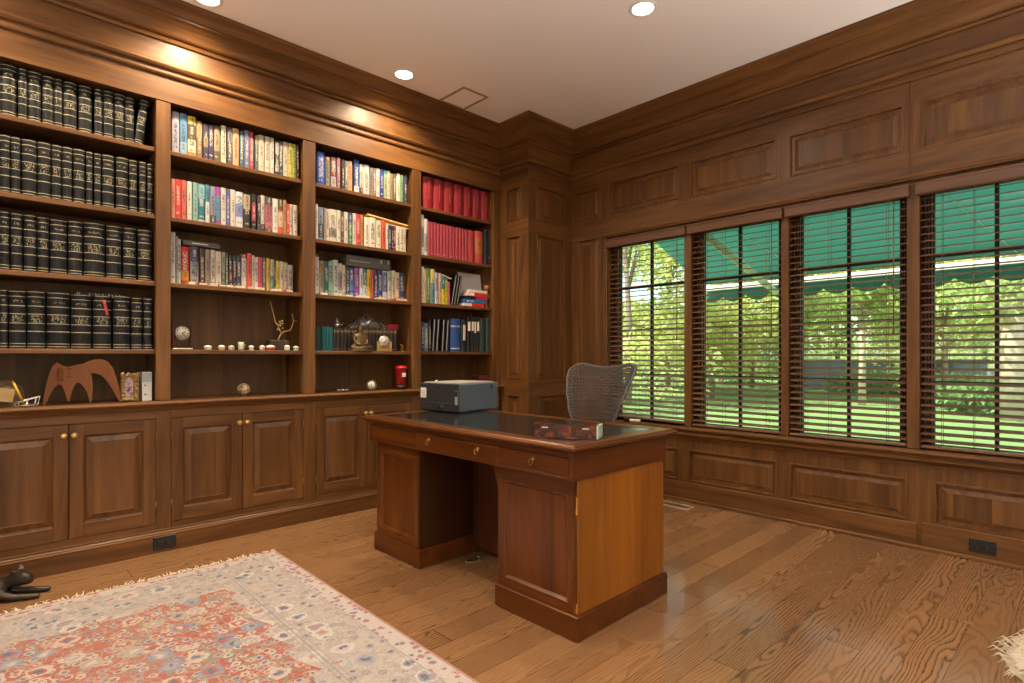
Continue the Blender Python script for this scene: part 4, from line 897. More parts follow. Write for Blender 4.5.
tag(q.build('pen', plain('yellow_pen', '#b8902c', .4), None, (p.x, 3.772, WZ+.012)), 'yellow pen standing in the wire holder beside the tan stone', 'pen')
# bent sheet sculpture: two arched plates joined by a flange
def outline(pts, yb, zoff=0): return [(lambda v: (v.x, v.z))(on_y(40+x/8.533, 355+y/8.533, yb)) for x, y in pts]
A = [(22, 442), (30, 360), (48, 270), (72, 180), (104, 98), (146, 62), (190, 92), (240, 104), (300, 86), (372, 72), (412, 108), (440, 170), (452, 250), (448, 340), (438, 428), (424, 400), (408, 340), (380, 280), (342, 238), (316, 234), (290, 268), (268, 330), (246, 412), (232, 380), (212, 320), (188, 262), (160, 250), (128, 270), (96, 320), (70, 370), (46, 430)]
B = [(372, 72), (420, 48), (470, 38), (530, 36), (580, 58), (620, 110), (650, 190), (678, 290), (692, 402), (678, 396), (650, 350), (612, 282), (570, 220), (520, 172), (462, 152), (440, 160), (412, 108)]
t = thing('sheet_sculpture', 'rust-brown bent sheet metal sculpture on four pointed arched legs', 'sculpture', (0, 0, 0))
def plane_pts(pts, y0, x0, k):
    out = []
    for x, y in pts:
        d = ray(40+x/8.533, 355+y/8.533); t_ = (y0-k*x0)/(d.y-k*d.x); v = Vector((0, 0, H))+d*t_; out.append((v.x, v.y, max(v.z, WZ+.0006)))
    return out
YA, KA, KB = 3.815, -.22, -.42
xm = on_y(40+200/8.533, 363, YA).x; ja = plane_pts([(372, 72)], YA, xm, KA)[0]
fa = lambda u, v, e: (u, YA+KA*(u-xm)+e, v)
dz = 0.0
def sheet(P, nrm, thick=.004):
    import mathutils
    mb = MB(); n = len(P); tri = mathutils.geometry.tessellate_polygon([[Vector((u, v, 0)) for u, _, v in P]])
    vs = [tuple(p) for p in P]+[(x+nrm[0]*thick, y+nrm[1]*thick, z) for x, y, z in P]
    fs = [tuple(q) for q in tri]+[tuple(n+i for i in reversed(q)) for q in tri]+[(i, (i+1) % n, n+(i+1) % n, n+i) for i in range(n)]
    return mb.add(vs, fs)
sheet(plane_pts(A, YA, xm, KA), (.21, .98)).build('front_plate', M['copper'], t); sheet(plane_pts(B, ja[1]+.006, ja[0], KB), (.39, .92)).build('rear_plate', M['copper'], t)
g = on_y(40+166/8.533, 355+168/8.533, YA); q = MB(); q.box(-.012, .012, -.014, 0, -.036, .036, .001); q.build('flange', M['copper'], t, (g.x, fa(g.x, 0, 0)[1]+.002, g.z+dz), (0, 0, .5))
q = MB()
for bx_, by_ in ((240, 120), (258, 118), (240, 155), (240, 188), (258, 186)):
    g = on_y(40+bx_/8.533, 355+by_/8.533, YA); q.sphere((g.x, fa(g.x, 0, 0)[1]-.001, g.z+dz), .0035, seg=8, rings=5)
q.build('bolt_heads', M['dkmetal'], t)
# ornate gilt frame with a small picture, pale standing card box
p0 = on_y(40+690/8.533, 380, 3.80); p1 = on_y(40+862/8.533, 380, 3.80); top = on_y(140, 372, 3.80).z
t = thing('ornate_frame', 'knobbly gilt photo frame standing beside the rust-brown sculpture', 'picture frame', ((p0.x+p1.x)/2, 3.815, WZ), .25)
w = (p1.x-p0.x)*.96; h = top-WZ; r = random.Random(2); q = MB(); q.box(-w/2, w/2, .0, .012, 0, h*.94, .003)
for i in range(90):
    s_ = r.random(); side = r.choice('LRTBR')
    x = {'L': -w/2+.008, 'R': w/2-.016+r.uniform(-.012, .008), 'T': r.uniform(-w/2, w/2), 'B': r.uniform(-w/2, w/2)}[side]; z = {'L': s_*h, 'R': s_*h, 'T': h-.014+r.uniform(-.008, .004), 'B': .012}[side]
    q.sphere((x, -.002+r.uniform(-.004, .003), min(max(z, .008), h-.006)), r.uniform(.005, .010), seg=8, rings=6)
q.build('moulding', M['gold'], t)
pm = NT('small_picture'); v = pm.coords(); nz = pm.noise(v, 45, 4, .6, 1.0); pm.bsdf(pm.ramp(nz.outputs[0], [(.3, (.03, .015, .03)), (.45, (.25, .1, .13)), (.55, (.5, .42, .45)), (.7, (.12, .07, .10))]), .3)
q = MB(); q.box(-w/2+.016, w/2-.034, -.0045, .001, .02, h-.03); q.build('picture', pm.m, t)
p0 = on_y(142.2, 380, 3.82); p1 = on_y(152.0, 380, 3.82); h = on_y(147, 372, 3.82).z-WZ
t = thing('card_box', 'pale grey-blue card box standing in the corner of the law-volume bay', 'box', ((p0.x+p1.x)/2, 3.82, WZ))
w = p1.x-p0.x; q = MB(); q.box(-w/2, w/2, 0, .07, 0, h, .002); q.build('box', M['paper'], t)
q = MB(); q.box(-w/2+.001, w/2-.001, -.0006, .001, h*.66, h-.002); q.build('upper_band', plain('greyblue', '#9aa6ab', .6), t)
q = MB(); q.box(-w/2+.010, -w/2+.018, -.0008, .001, h*.52, h*.56); q.box(-w/2+.010, -w/2+.020, -.0008, .001, h*.20, h*.24); q.build('print', M['dkmetal'], t)

# bay 2, lowest shelf: clock, twig, boxes
zz = SHZ[3]+.0012
p0 = on_y(172.6, 336, 3.83); p1 = on_y(193, 336, 3.83); cxk = (p0.x+p1.x)/2; w = p1.x-p0.x
t = thing('mantel_clock', 'round white-faced clock held between two dark red posts', 'clock', (cxk, 3.83, zz))
ph = on_y(190, 324.5, 3.83).z-zz; red = plain('dark_red_wood', '#3c1016', .35)
q = MB(); q.box(-w/2, w/2, 0, .05, 0, .010, .003); q.build('base', M['steel'], t)
for sx in (-1, 1): q = MB(); q.box(sx*w/2-sx*.012, sx*w/2, .012, .034, .010, ph, .003); q.build('post', red, t)
fc_ = on_y(182.3, 333, 3.83).z-zz; q = MB(); q.lathe([(0, 0), (.042, 0), (.044, .004), (.040, .014), (.036, .016), (0, .016)], 32, (0, .026, fc_), M=Matrix.Rotation(PI/2, 4, 'X')); q.build('case', M['silver'], t)
q = MB(); q.lathe([(0, 0), (.037, 0), (.037, .001), (0, .001)], 32, (0, .0098, fc_), M=Matrix.Rotation(PI/2, 4, 'X')); dial = q.build('dial', M['dial'], t)
q = MB()
for k in range(12):
    a = k*PI/6; c_, s_ = math.cos(a), math.sin(a); q.box(-.002, .002, -.0006, 0, .026, .034, 0, M=Matrix.Translation((0, .0085, fc_)) @ Matrix.Rotation(a, 4, 'Y'))
for a, l in ((.9, .020), (2.6, .028)): q.box(-.002, .002, -.0014, -.0006, -.004, l, 0, M=Matrix.Translation((0, .0085, fc_)) @ Matrix.Rotation(a, 4, 'Y'))
q.build('hands_and_marks', M['black'], dial)
dial_marks = None
BXS = [(204, 212, 345.2, 'cream box with dark bands nearest the round clock', '#cdbfa8'), (218.2, 225.2, 345, 'cream and rust trinket box, second from the round clock', '#c9a88c'), (228.2, 234.6, 345.3, 'domed grey-cream trinket box beside the tall cup', '#c4bda8'), (238, 244.4, 342, 'tall pale green cup in the row of trinkets', '#b9c4b2'),
       (248.5, 254.3, 345.4, 'cream waisted trinket box after the tall cup', '#d2c5ae'), (259.5, 265.2, 345.2, 'pale trinket box touching the red one', '#d4cdbd'), (266, 275.3, 345, 'red oval trinket box with a white lid', '#c0392e'), (284.2, 290.2, 345, 'white trinket box with a wire finial under the twig', '#d5cfc2'), (293, 299, 345.8, 'small white trinket box at the window end of the row', '#d8d2c4')]
for j, (a, c, py, lab, hx) in enumerate(BXS):
    p0 = on_y(a, 345, 3.812); p1 = on_y(c, 345, 3.812); rr = (p1.x-p0.x)/2; h = on_y((a+c)/2, py, 3.812).z-zz
    t = thing('trinket_box', lab+', lowest shelf', 'trinket box', ((p0.x+p1.x)/2, 3.815, zz), 0, 'row of porcelain trinkets')
    mt = plain('porcelain_%d' % j, hx, .3, coat=.3, var=.25, vs=60); sy = min(1, .024/rr)
    hb = h*.55
    if j == 3:
        q = MB(); q.lathe([(0, 0), (rr*.8, 0), (rr*.85, h*.2), (rr*.8, h*.55), (rr*.95, h*.97), (rr*.85, h), (rr*.7, h*.9), (0, h*.5)], 20); q.build('cup_body', mt, t)
        q = MB(); q.tube([(rr*.8, 0, h*.75), (rr*1.2, 0, h*.7), (rr*1.2, 0, h*.45), (rr*.8, 0, h*.35)], .0025, 6); q.build('cup_handle', mt, t)
        continue
    q = MB(); q.lathe([(0, 0), (rr*.82, 0), (rr*.86, hb*.2), (rr*(.62 if j in (4, 8) else .95), hb*.6), (rr*.95, hb), (0, hb)], 20, sy=sy); q.build('box_body', mt, t)
    q = MB(); q.lathe([(rr*.97, hb), (rr, hb+.001), (rr*.98, hb+h*.14), (rr*.7, h*.88), (rr*.25, h*.98), (0, h)], 20, sy=sy); q.build('lid', M['cream'] if j in (0, 1, 4, 6, 7, 8) else mt, t)
    q = MB(); q.lathe([(rr*.98, hb-.0008), (rr*1.03, hb-.0008), (rr*1.03, hb+.0012), (rr*.98, hb+.0012)], 20, sy=sy); q.build('clasp_band', M['oldbrass'], t)
    if j == 7: q = MB(); q.tube([(0, 0, h), (0, 0, h+.022)], .0012, 6); q.build('finial', M['oldbrass'], t)
def on2(px, py, y, zoff=0): v = on_y(px, py, y); return Vector((v.x, v.y, v.z))
YT = 3.845
bp = on_y(279, 343, YT)
t = thing('twig_ornament', 'bare gilded twig with tiny blossoms rising from a dark block', 'ornament', (bp.x, YT, zz))
w0 = on_y(268, 343, YT).x-bp.x; w1 = on_y(287, 343, YT).x-bp.x; hb = on_y(279, 340.5, YT).z-zz
q = MB(); q.box(w0, w1, -.03, .03, 0, hb, .002); q.build('block', plain('dark_block', '#2b1d14', .5), t)
def tw(pts, r0, r1):
    P = [on_y(165+x/7.314, 300+y/7.314, YT+o)-Vector((bp.x, YT, zz)) for x, y, o in pts]; n = len(P)
    return P, [r0+(r1-r0)*i/(n-1) for i in range(n)]
mtw = plain('gilded_twig', '#b8955e', .45, .2, var=.3, vs=50)
for pts, r0, r1 in (([(826, 300, 0), (838, 268, 0), (852, 240, 0), (880, 228, .01), (915, 222, .02), (930, 190, .02), (940, 155, .015), (934, 120, .01), (930, 98, .01)], .0058, .0026), ([(852, 240, 0), (826, 188, -.01), (806, 160, -.02), (796, 110, -.02), (784, 66, -.015), (770, 10, -.01)], .0050, .0024),
                    ([(940, 155, .015), (955, 152, .0), (968, 156, .0)], .0028, .0016), ([(826, 188, -.01), (845, 170, -.02), (855, 150, -.02)], .0028, .0018)):
    P, R = tw(pts, r0, r1); q = MB(); q.tube(P, R, 7); q.build('branch', mtw, t)
q = MB()
for x, y in ((838, 158), (856, 152), (848, 172), (862, 172), (830, 180), (844, 188), (860, 206), (838, 222), (824, 214)):
    P = on_y(165+x/7.314, 300+y/7.314, YT-.02)-Vector((bp.x, YT, zz)); q.sphere(P, .0075, seg=8, rings=6, sz=.8)
q.build('blossom_spray', M['gold'], t)
# speckled ball on the worktop
p0 = on_y(237, 391, 3.86); p1 = on_y(250, 391, 3.86); rr = (p1.x-p0.x)/2*.98
t = thing('ceramic_ball', 'speckled tan ceramic ball alone on the worktop under the trinkets', 'ornament', ((p0.x+p1.x)/2, 3.86, WZ))
bm_ = NT('speckled_ceramic'); v = bm_.coords(); vo = bm_.n('TexVoronoi'); bm_.l(v, vo.inputs['Vector']); vo.inputs['Scale'].default_value = 85
bm_.bsdf(bm_.ramp(vo.outputs['Distance'], [(.1, (.72, .58, .38)), (.45, (.45, .32, .17)), (.75, (.10, .07, .04))]), .3, coat=.4)
q = MB(); q.sphere((0, 0, rr+.004), rr, 0, 28, 18); q.build('ball', bm_.m, t)
q = MB(); q.lathe([(rr*.35, 0), (rr*.5, 0), (rr*.5, .006), (rr*.35, .008), (rr*.35, 0)], 24); q.build('foot_ring', M['oldbrass'], t)

# bay 3, lowest shelf
bt = on_y(360, 348.5, 3.845)
t = thing('seated_figure', 'bronze cross-legged seated figure with a tall pointed crown, before brown volumes', 'statue', (bt.x, 3.845, zz))
V = [(0, 0, .034), (0, 0, .075), (0, 0, .112), (0, -.002, .134), (0, -.004, .156), (0, -.002, .180), (0, 0, .206), (0, 0, .240),
     (-.044, 0, .116), (-.052, -.010, .078), (-.040, -.034, .050), (-.008, -.044, .046), (.044, 0, .116), (.052, -.010, .078), (.040, -.034, .050), (.008, -.044, .048),
     (-.045, -.012, .028), (-.088, -.026, .022), (-.035, -.058, .018), (.03, -.060, .018), (.045, -.012, .028), (.088, -.026, .022), (.035, -.054, .026), (-.03, -.054, .030)]
Ed = [(0, 1), (1, 2), (2, 3), (3, 4), (4, 5), (5, 6), (6, 7), (2, 8), (8, 9), (9, 10), (10, 11), (2, 12), (12, 13), (13, 14), (14, 15), (0, 16), (16, 17), (17, 18), (18, 19), (0, 20), (20, 21), (21, 22), (22, 23)]
Rr = [.046, .036, .042, .017, .026, .022, .012, .003, .017, .013, .011, .009, .017, .013, .011, .009, .026, .020, .015, .010, .026, .020, .015, .010]
skin('body', M['figbronze'], V, Ed, Rr, 0, t)
q = MB(); q.lathe([(0, 0), (.085, 0), (.088, .004), (.080, .011), (0, .011)], 28, (0, -.022, 0), sx=1.12, sy=.62); q.build('plinth', M['figbronze'], t)
# silver bird, crumpled silver rock, red box on the books; desk clock; small brass ornament
ztop = zz+on_y(350, 328.6, 3.93).z-zz
ztop = on_y(350, 328.4, 3.93).z+.0035
p = on_y(337, 325, 3.985)
t = thing('silver_teapot', 'small silver pot with a domed lid sitting on the brown volumes', 'pot', (p.x, 3.985, ztop))
q = MB(); q.lathe([(0, 0), (.018, 0), (.020, .004), (.030, .016), (.031, .026), (.022, .038), (.014, .042), (0, .042)], 22); q.build('pot_body', M['silver'], t)
q = MB(); q.lathe([(.015, .0425), (.016, .045), (.010, .055), (.004, .060), (.006, .066), (.006, .072), (0, .076)], 18); q.build('lid', M['silver'], t)
q = MB(); q.tube([(.027, 0, .02), (.042, 0, .028), (.050, 0, .040)], [.006, .004, .003], 8); q.build('spout', M['silver'], t)
p = on_y(365, 325, 3.985); x0 = on_y(347, 325, 3.985).x-p.x; x1 = on_y(387, 325, 3.985).x-p.x; hh = on_y(368, 316.2, 3.985).z-ztop
r = random.Random(9); q = MB(); NX, NY = 26, 12; vs = []; fs = []
ph_ = [r.uniform(0, 6) for _ in range(8)]
for i in range(NX+1):
    for j in range(NY+1):
        u, v = i/NX, j/NY; env = (math.sin(PI*min(1, max(0, u)))**.55)*(math.sin(PI*v)**.6); bumpy = .78+.16*math.sin(9*u+ph_[0]+3*v)+.10*math.sin(17*u+8*v+ph_[1])+.06*math.sin(31*u-13*v+ph_[2])
        vs.append((x0+(x1-x0)*u, -.055+.11*v, max(0, hh*env*bumpy*(1.15-.5*abs(u-.42)))))
for i in range(NX):
    for j in range(NY): a = i*(NY+1)+j; fs.append((a, a+NY+1, a+NY+2, a+1))
q.add(vs, fs, 0, True); ed = [i*(NY+1) for i in range(NX+1)]+[NX*(NY+1)+j for j in range(1, NY+1)]+[i*(NY+1)+NY for i in range(NX-1, -1, -1)]+[j for j in range(NY-1, 0, -1)]
q.f.append(tuple(reversed(ed))); q.m.append(0); q.sm.append(False)
tag(q.build('mineral_rock', plain('silver_ore', '#8f8a86', .28, .7, var=.45, vs=28), None, (p.x, 3.985, ztop+.0008)), 'crumpled silvery mineral rock lying on the brown volumes behind the seated figure', 'rock')
X0 = on_y(385.6, 325, 3.985).x; X1 = min(on_y(397.8, 325, 3.985).x, 2.494)
t = thing('jewel_box', 'small red box on the window end of the brown volumes', 'box', ((X0+X1)/2, 3.985, ztop)); w = X1-X0; redb = plain('crimson_velvet', '#a3142c', .6)
q = MB(); q.box(-w/2, w/2, -.03, .03, 0, .022, .002); q.build('tray', redb, t)
q = MB(); q.box(-w/2, w/2, -.03, .03, .0225, .044, .004); q.build('lid', redb, t)
p = on_y(385, 343, 3.81); t = thing('desk_clock', 'small brass desk clock with a round white face in front of brown volumes', 'clock', (p.x, 3.822, zz))
w = on_y(392.2, 343, 3.81).x-on_y(377.8, 343, 3.81).x; h = on_y(385, 335.5, 3.81).z-zz
q = MB(); q.box(-w/2, w/2, -.012, .012, 0, .010, .002)
for sx in (-1, 1): q.box(sx*w/2, sx*(w/2-.012), -.010, .010, .010, h*.62, .002)
q.box(-w/2+.013, w/2-.013, -.004, .008, .010, h*.42, .001); q.build('stand', M['brass'], t)
q = MB(); q.lathe([(0, 0), (w*.36, 0), (w*.38, .003), (w*.38, .014), (w*.34, .017), (0, .017)], 30, (0, .008, h*.60), M=Matrix.Rotation(PI/2, 4, 'X')); q.build('case', M['silver'], t)
q = MB(); q.lathe([(0, 0), (w*.32, 0), (w*.32, .001), (0, .001)], 30, (0, -.0092, h*.60), M=Matrix.Rotation(PI/2, 4, 'X')); dl = q.build('dial', M['dial'], t)
q = MB()
for k in range(12): q.box(-.0022, .0022, -.0005, 0, w*.23, w*.30, 0, M=Matrix.Translation((0, -.0104, h*.60)) @ Matrix.Rotation(k*PI/6, 4, 'Y'))
for a, l in ((-2.2, .020), (.8, .027)): q.box(-.0022, .0022, -.0012, -.0005, -.003, l, 0, M=Matrix.Translation((0, -.0104, h*.60)) @ Matrix.Rotation(a, 4, 'Y'))
q.build('hands_and_marks', M['black'], dl)
p = on_y(402.5, 346, 3.82); t = thing('brass_trinket', 'tiny brass twisted ornament beside the small desk clock', 'ornament', (p.x, 3.825, zz))
q = MB(); q.lathe([(0, 0), (.016, 0), (.014, .006), (.006, .010), (0, .010)], 16); q.build('foot', M['oldbrass'], t)
q = MB(); q.tube([(.020*math.cos(a*.7)*math.sin(a*.26+.2), .012*math.sin(a*.7), .012+.0021*a*1.0) for a in range(20)], .0035, 7); q.build('twist', M['oldbrass'], t)
# worktop, bay 3
p = on_y(344.5, 391, 3.75); t = thing('crystal_dish', 'little clear crystal dish at the front of the worktop', 'dish', (p.x, 3.775, WZ))
gm = NT('crystal').bsdf((.9, .92, .92, 1), .05, trans=.85)
q = MB(); w = (on_y(350.5, 391, 3.75).x-on_y(338.8, 391, 3.75).x)/2
q.lathe([(0, 0), (w*.7, 0), (w, .012), (w, .017), (w*.9, .017), (w*.6, .006), (0, .005)], 24, sy=.55); q.build('bowl', gm, t)
q = MB()
for k in range(10): a = k*PI/5; q.sphere((math.cos(a)*w*.86, math.sin(a)*w*.86*.55, .017), .005, seg=8, rings=5)
q.build('beaded_rim', M['silver'], t)
p = on_y(371.5, 390, 3.80); t = thing('travel_clock', 'small silver-rimmed round travel clock tilted back on the worktop', 'clock', (p.x, 3.80, WZ), -.5)
h = on_y(371.5, 379.5, 3.80).z-WZ; rr = h*.46; R_ = Matrix.Translation((0, 0, rr+.002)) @ Matrix.Rotation(math.radians(-16), 4, 'X') @ Matrix.Rotation(PI/2, 4, 'X')
q = MB(); q.lathe([(0, -.012), (rr*.9, -.012), (rr, -.006), (rr, .006), (rr*.86, .012), (0, .009)], 26, M=R_); q.build('case', M['silver'], t)
q = MB(); q.lathe([(0, .0125), (rr*.72, .0125), (rr*.72, .0135), (0, .0135)], 24, M=R_); d_ = q.build('dial', M['dial'], t)
q = MB(); q.lathe([(rr*.72, .0130), (rr*.86, .0130), (rr*.86, .0150), (rr*.72, .0150), (rr*.72, .0130)], 24, M=R_); q.build('bezel', M['dkmetal'], t)
q = MB()
for a, l in ((.4, rr*.4), (2.2, rr*.55)): q.box(-.002, .002, 0, l, .0137, .0143, 0, M=R_ @ Matrix.Rotation(a, 4, 'Z'))
q.build('hands', M['black'], d_)
p = on_y(401, 387, 3.80); t = thing('postbox_money_bank', 'miniature red pillar postbox with a black base on the worktop', 'ornament', (p.x, 3.80, WZ))
rr = (on_y(407, 376, 3.80).x-on_y(396.7, 376, 3.80).x)/2; h = on_y(402, 365.3, 3.80).z-WZ
q = MB(); q.lathe([(0, 0), (rr*.95, 0), (rr*.95, h*.16), (rr*.86, h*.17), (0, h*.17)], 24); q.build('base', M['black'], t)
q = MB(); q.lathe([(0, h*.17), (rr*.86, h*.17), (rr*.86, h*.84), (rr*1.0, h*.86), (rr*1.0, h*.92), (rr*.9, h*.95), (rr*.5, h*.99), (0, h)], 28); q.build('pillar', M['red'], t)
q = MB(); q.box(-rr*.5, rr*.5, -rr*.90, -rr*.7, h*.76, h*.79); q.build('slot', M['black'], t)
q = MB(); q.box(-rr*.32, rr*.32, -rr*.93, -rr*.7, h*.52, h*.68, .001); q.build('collection_plate', M['white'], t)
# bay 4 worktop: dark red box and a small white thing
x0 = on_y(476, 378, 3.86).x; x1 = min(on_y(492, 378, 3.86).x, 3.355); t = thing('lacquer_box', 'flat dark red box on the worktop behind the printer', 'box', ((x0+x1)/2, 3.86, WZ)); w = x1-x0; lq = plain('dark_red_lacquer', '#5a1a1c', .3, coat=.3)
hh = on_y(484, 375.6, 3.86).z-WZ
q = MB(); q.box(-w/2, w/2, -.05, .05, 0, hh*.6, .003); q.build('tray', lq, t); q = MB(); q.box(-w/2, w/2, -.05, .05, hh*.61, hh, .004); q.build('lid', lq, t)

# ------------------------------------------------------------------ rug with fringe
HX, HY = 1.35, 1.95; rc = Vector((1.253-HX, 3.30-HY, 0))
q = MB(); q.box(-HX, HX, -HY, HY, .0005, .009, .003)
t = thing('persian_rug', 'red and beige floral rug with a cream fringe on the oak floor', 'rug', (rc.x, rc.y, 0))
q.build('pile', mat_rug(HX, HY), t)
r = random.Random(5); fm = plain('cream_fringe', '#d8ccb4', .9, var=.2); q = MB(); x = -HX+.004
while x < HX:
    l = r.uniform(.016, .040) if r.random() > .16 else r.uniform(.045, .080); dx = r.uniform(-.026, .026)
    q.tube([(x, HY-.004, .005), (x+dx*.4, HY+l*.5, r.uniform(.005, .012)), (x+dx, HY+l, .0022)], [.0026, .0019, .0008], 5); x += r.uniform(.004, .011)
q.build('fringe', fm, t)
# pale shaggy rug whose edge shows at the corner of the floor
r = random.Random(8); q = MB(); n = 30; cx_, cy_ = 2.85, -.52; ring = []
for i in range(n): a = 2*PI*i/n; rad = 1+r.uniform(-.03, .03); ring.append((cx_+.56*rad*math.cos(a), cy_+.775*rad*math.sin(a)))
vs = [(x, y, .001) for x, y in ring]+[(cx_+(x-cx_)*.96, cy_+(y-cy_)*.96, .022) for x, y in ring]+[(cx_, cy_, .03)]
q.add(vs, [(i, (i+1) % n, n+(i+1) % n, n+i) for i in range(n)]+[(n+i, n+(i+1) % n, 2*n) for i in range(n)], 0, True)
t = thing('sheepskin_rug', 'pale shaggy sheepskin rug, only its edge showing near the camera', 'rug', (0, 0, 0)); shm = plain('sheepskin', '#c9bda8', .95, var=.2, vs=60); q.build('pelt', shm, t)
q = MB()
for i in range(900):
    a = r.uniform(0, 2*PI); k = r.uniform(.80, 1.0); x, y = cx_+.56*k*math.cos(a), cy_+.775*k*math.sin(a); l = r.uniform(.03, .055)
    q.tube([(x, y, .012), (x+math.cos(a)*l*.6, y+math.sin(a)*l*.6, .026), (x+math.cos(a)*l, y+math.sin(a)*l, .008)], [.004, .003, .001], 4)
q.build('wool_tufts', shm, t)['kind'] = 'stuff'

# ------------------------------------------------------------------ bronze cat
t = thing('cat_statue', 'dark bronze lying cat statue with outstretched front paws, by the skirting', 'statue', (.112, 3.512, .0012), math.radians(-22)); t.scale = (.92, .92, .86)
V = [(-.33, 0, .062), (-.22, .0, .074), (-.11, 0, .070), (-.045, 0, .074), (-.006, 0, .088), (.034, 0, .102), (.072, -.001, .096), (.098, -.002, .086),
     (-.03, -.042, .042), (.03, -.052, .021), (.105, -.050, .015), (.140, -.048, .013), (-.03, .042, .042), (.03, .046, .021), (.12, .040, .015), (.156, .038, .013),
     (-.31, -.062, .045), (-.22, -.085, .022), (-.15, -.080, .014), (-.31, .062, .045), (-.22, .085, .022), (-.15, .080, .014), (-.40, .02, .030), (-.43, .10, .014), (-.36, .16, .012), (-.27, .17, .011),
     (.030, -.034, .134), (.026, -.044, .162), (.030, .034, .134), (.026, .044, .162)]
Ed = [(0, 1), (1, 2), (2, 3), (3, 4), (4, 5), (5, 6), (6, 7), (3, 8), (8, 9), (9, 10), (10, 11), (3, 12), (12, 13), (13, 14), (14, 15), (0, 16), (16, 17), (17, 18), (0, 19), (19, 20), (20, 21), (0, 22), (22, 23), (23, 24), (24, 25), (5, 26), (26, 27), (5, 28), (28, 29)]
Rr = [.058, .070, .060, .050, .036, .058, .036, .021, .030, .020, .017, .013, .030, .020, .017, .013, .034, .021, .014, .034, .021, .014, .018, .013, .012, .010, (.026, .014), (.010, .006), (.026, .014), (.010, .006)]
skin('cat_body', M['bronze'], V, Ed, Rr, 0, t)
q = MB()
for sy in (-1, 1): q.sphere((.071, sy*.027-.001, .112), .0070, seg=10, rings=6)
q.build('eyes', M['black'], t)
q = MB(); q.sphere((.0955, -.002, .0885), .0065, seg=10, rings=6, sx=.7); q.build('nose', M['black'], t)
q = MB(); q.tube([(.089, -.014, .076), (.096, -.002, .078), (.089, .010, .076)], .0012, 5); q.build('mouth_line', M['black'], t)
# ------------------------------------------------------------------ partners' desk (local: u across the depth, v along the length)
W['mah_knee_shade'] = wood('kneehole_side_shade', (.016, .005, .0012), (.034, .010, .002), (.058, .018, .0035), 2, rough=.5, coat=.05)  # dark inner veneer, darkened further to carry the kneehole's shade
DK = thing('desk', "mahogany pedestal desk with a black leather top and worn edges", 'desk', (2.055, 2.19, 0), math.radians(.6))
ox, oy = 2.055, 2.19
def dbox(mb, x0, x1, y0, y1, z0, z1, c=0.002, mat=0): return mb.box(x0-ox, x1-ox, y0-oy, y1-oy, z0, z1, c, mat)
PF, PB = 1.715, 2.362                      # pedestal front and back
for (y0, y1) in ((1.435, 1.895), (2.510, 2.945)):
    near = y0 < 2
    p = MB(); dbox(p, PF-.015, PB+.015, y0-.014, y1+.010, .0005, .100, .004, 0)
    p.build('plinth', [W['mah_y']], DK)
    p = MB(); r = (y0+.045-oy, y1-.040-oy, .135, .575); fn = lambda u, v, d: (PF-ox-d, u, v)
    grid_face(p, fn, y0-oy, y1-oy, .1005, .638, [r], 0, 1)
    pp = [(0, 0), (.005, .002), (.012, -.006), (.016, -.010), (.018, -.010)]
    ring_panel(p, fn, r, pp, 0, 0); p.build('front_panel', [W['mah_z'], W['mah_y']], DK)
    p = MB(); fb = lambda u, v, d: (PB-ox+d, u, v); grid_face(p, fb, y0-oy, y1-oy, .1005, .638, [r], 0, 1); ring_panel(p, fb, r, pp, 0, 0); p.build('back_panel', [W['mah_z'], W['mah_y']], DK)
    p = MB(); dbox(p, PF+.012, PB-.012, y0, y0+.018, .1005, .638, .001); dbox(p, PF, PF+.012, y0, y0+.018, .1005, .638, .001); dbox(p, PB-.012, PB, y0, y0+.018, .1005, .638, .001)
    p.build('side_panel', W['mah_side'] if near else W['mah_knee_shade'], DK)
    p = MB(); dbox(p, PF+.0005, PB-.0005, y1-.018, y1, .1005, .638, .001); p.build('side_panel', W['mah_knee_shade'] if near else W['mah_z'], DK)
# chipped corner veneer and the bare edge strip on the near pedestal
chip = plain('bare_wood_chip', '#c08a3e', .7); rr_ = random.Random(12)
for z0, n, s in ((.110, 4, .022), (.50, 6, .05)):
    p = MB()
    for k in range(n):
        z = z0+s*k/n*1.4; w_ = rr_.uniform(.004, .010); dbox(p, PF-.0012, PF+.002, 1.4345, 1.4345+w_, z, z+rr_.uniform(.006, .014), .0005)
    p.build('chipped_corner', chip, DK)
p = MB(); dbox(p, PF+.001, PF+.011, 1.4335, 1.4355, .101, .637, .0005); p.build('edge_strip', plain('bare_edge', '#85501c', .5, var=.3), DK)
# kneehole: modesty panel with shade put into its colour, and a curved bracket
p = MB(); dbox(p, 2.085, 2.10, 1.897, 2.508, .03, .638, .001); p.build('modesty_panel', W['mah_back_shade'], DK)
for y0, s in ((1.897, 1),):
    p = MB(); ol = [(0, 0), (s*.085, 0)]+[(s*(.012+.073*(1-math.sin(a*PI/16))), -.085*(1-math.cos(a*PI/16))) for a in range(9)]+[(0, -.10)]
    p.prism(ol, 0, .02, lambda u, v, d: (PF+.004+d-ox, y0+u-oy, .637+v)); p.build('bracket', W['mah_y'], DK)
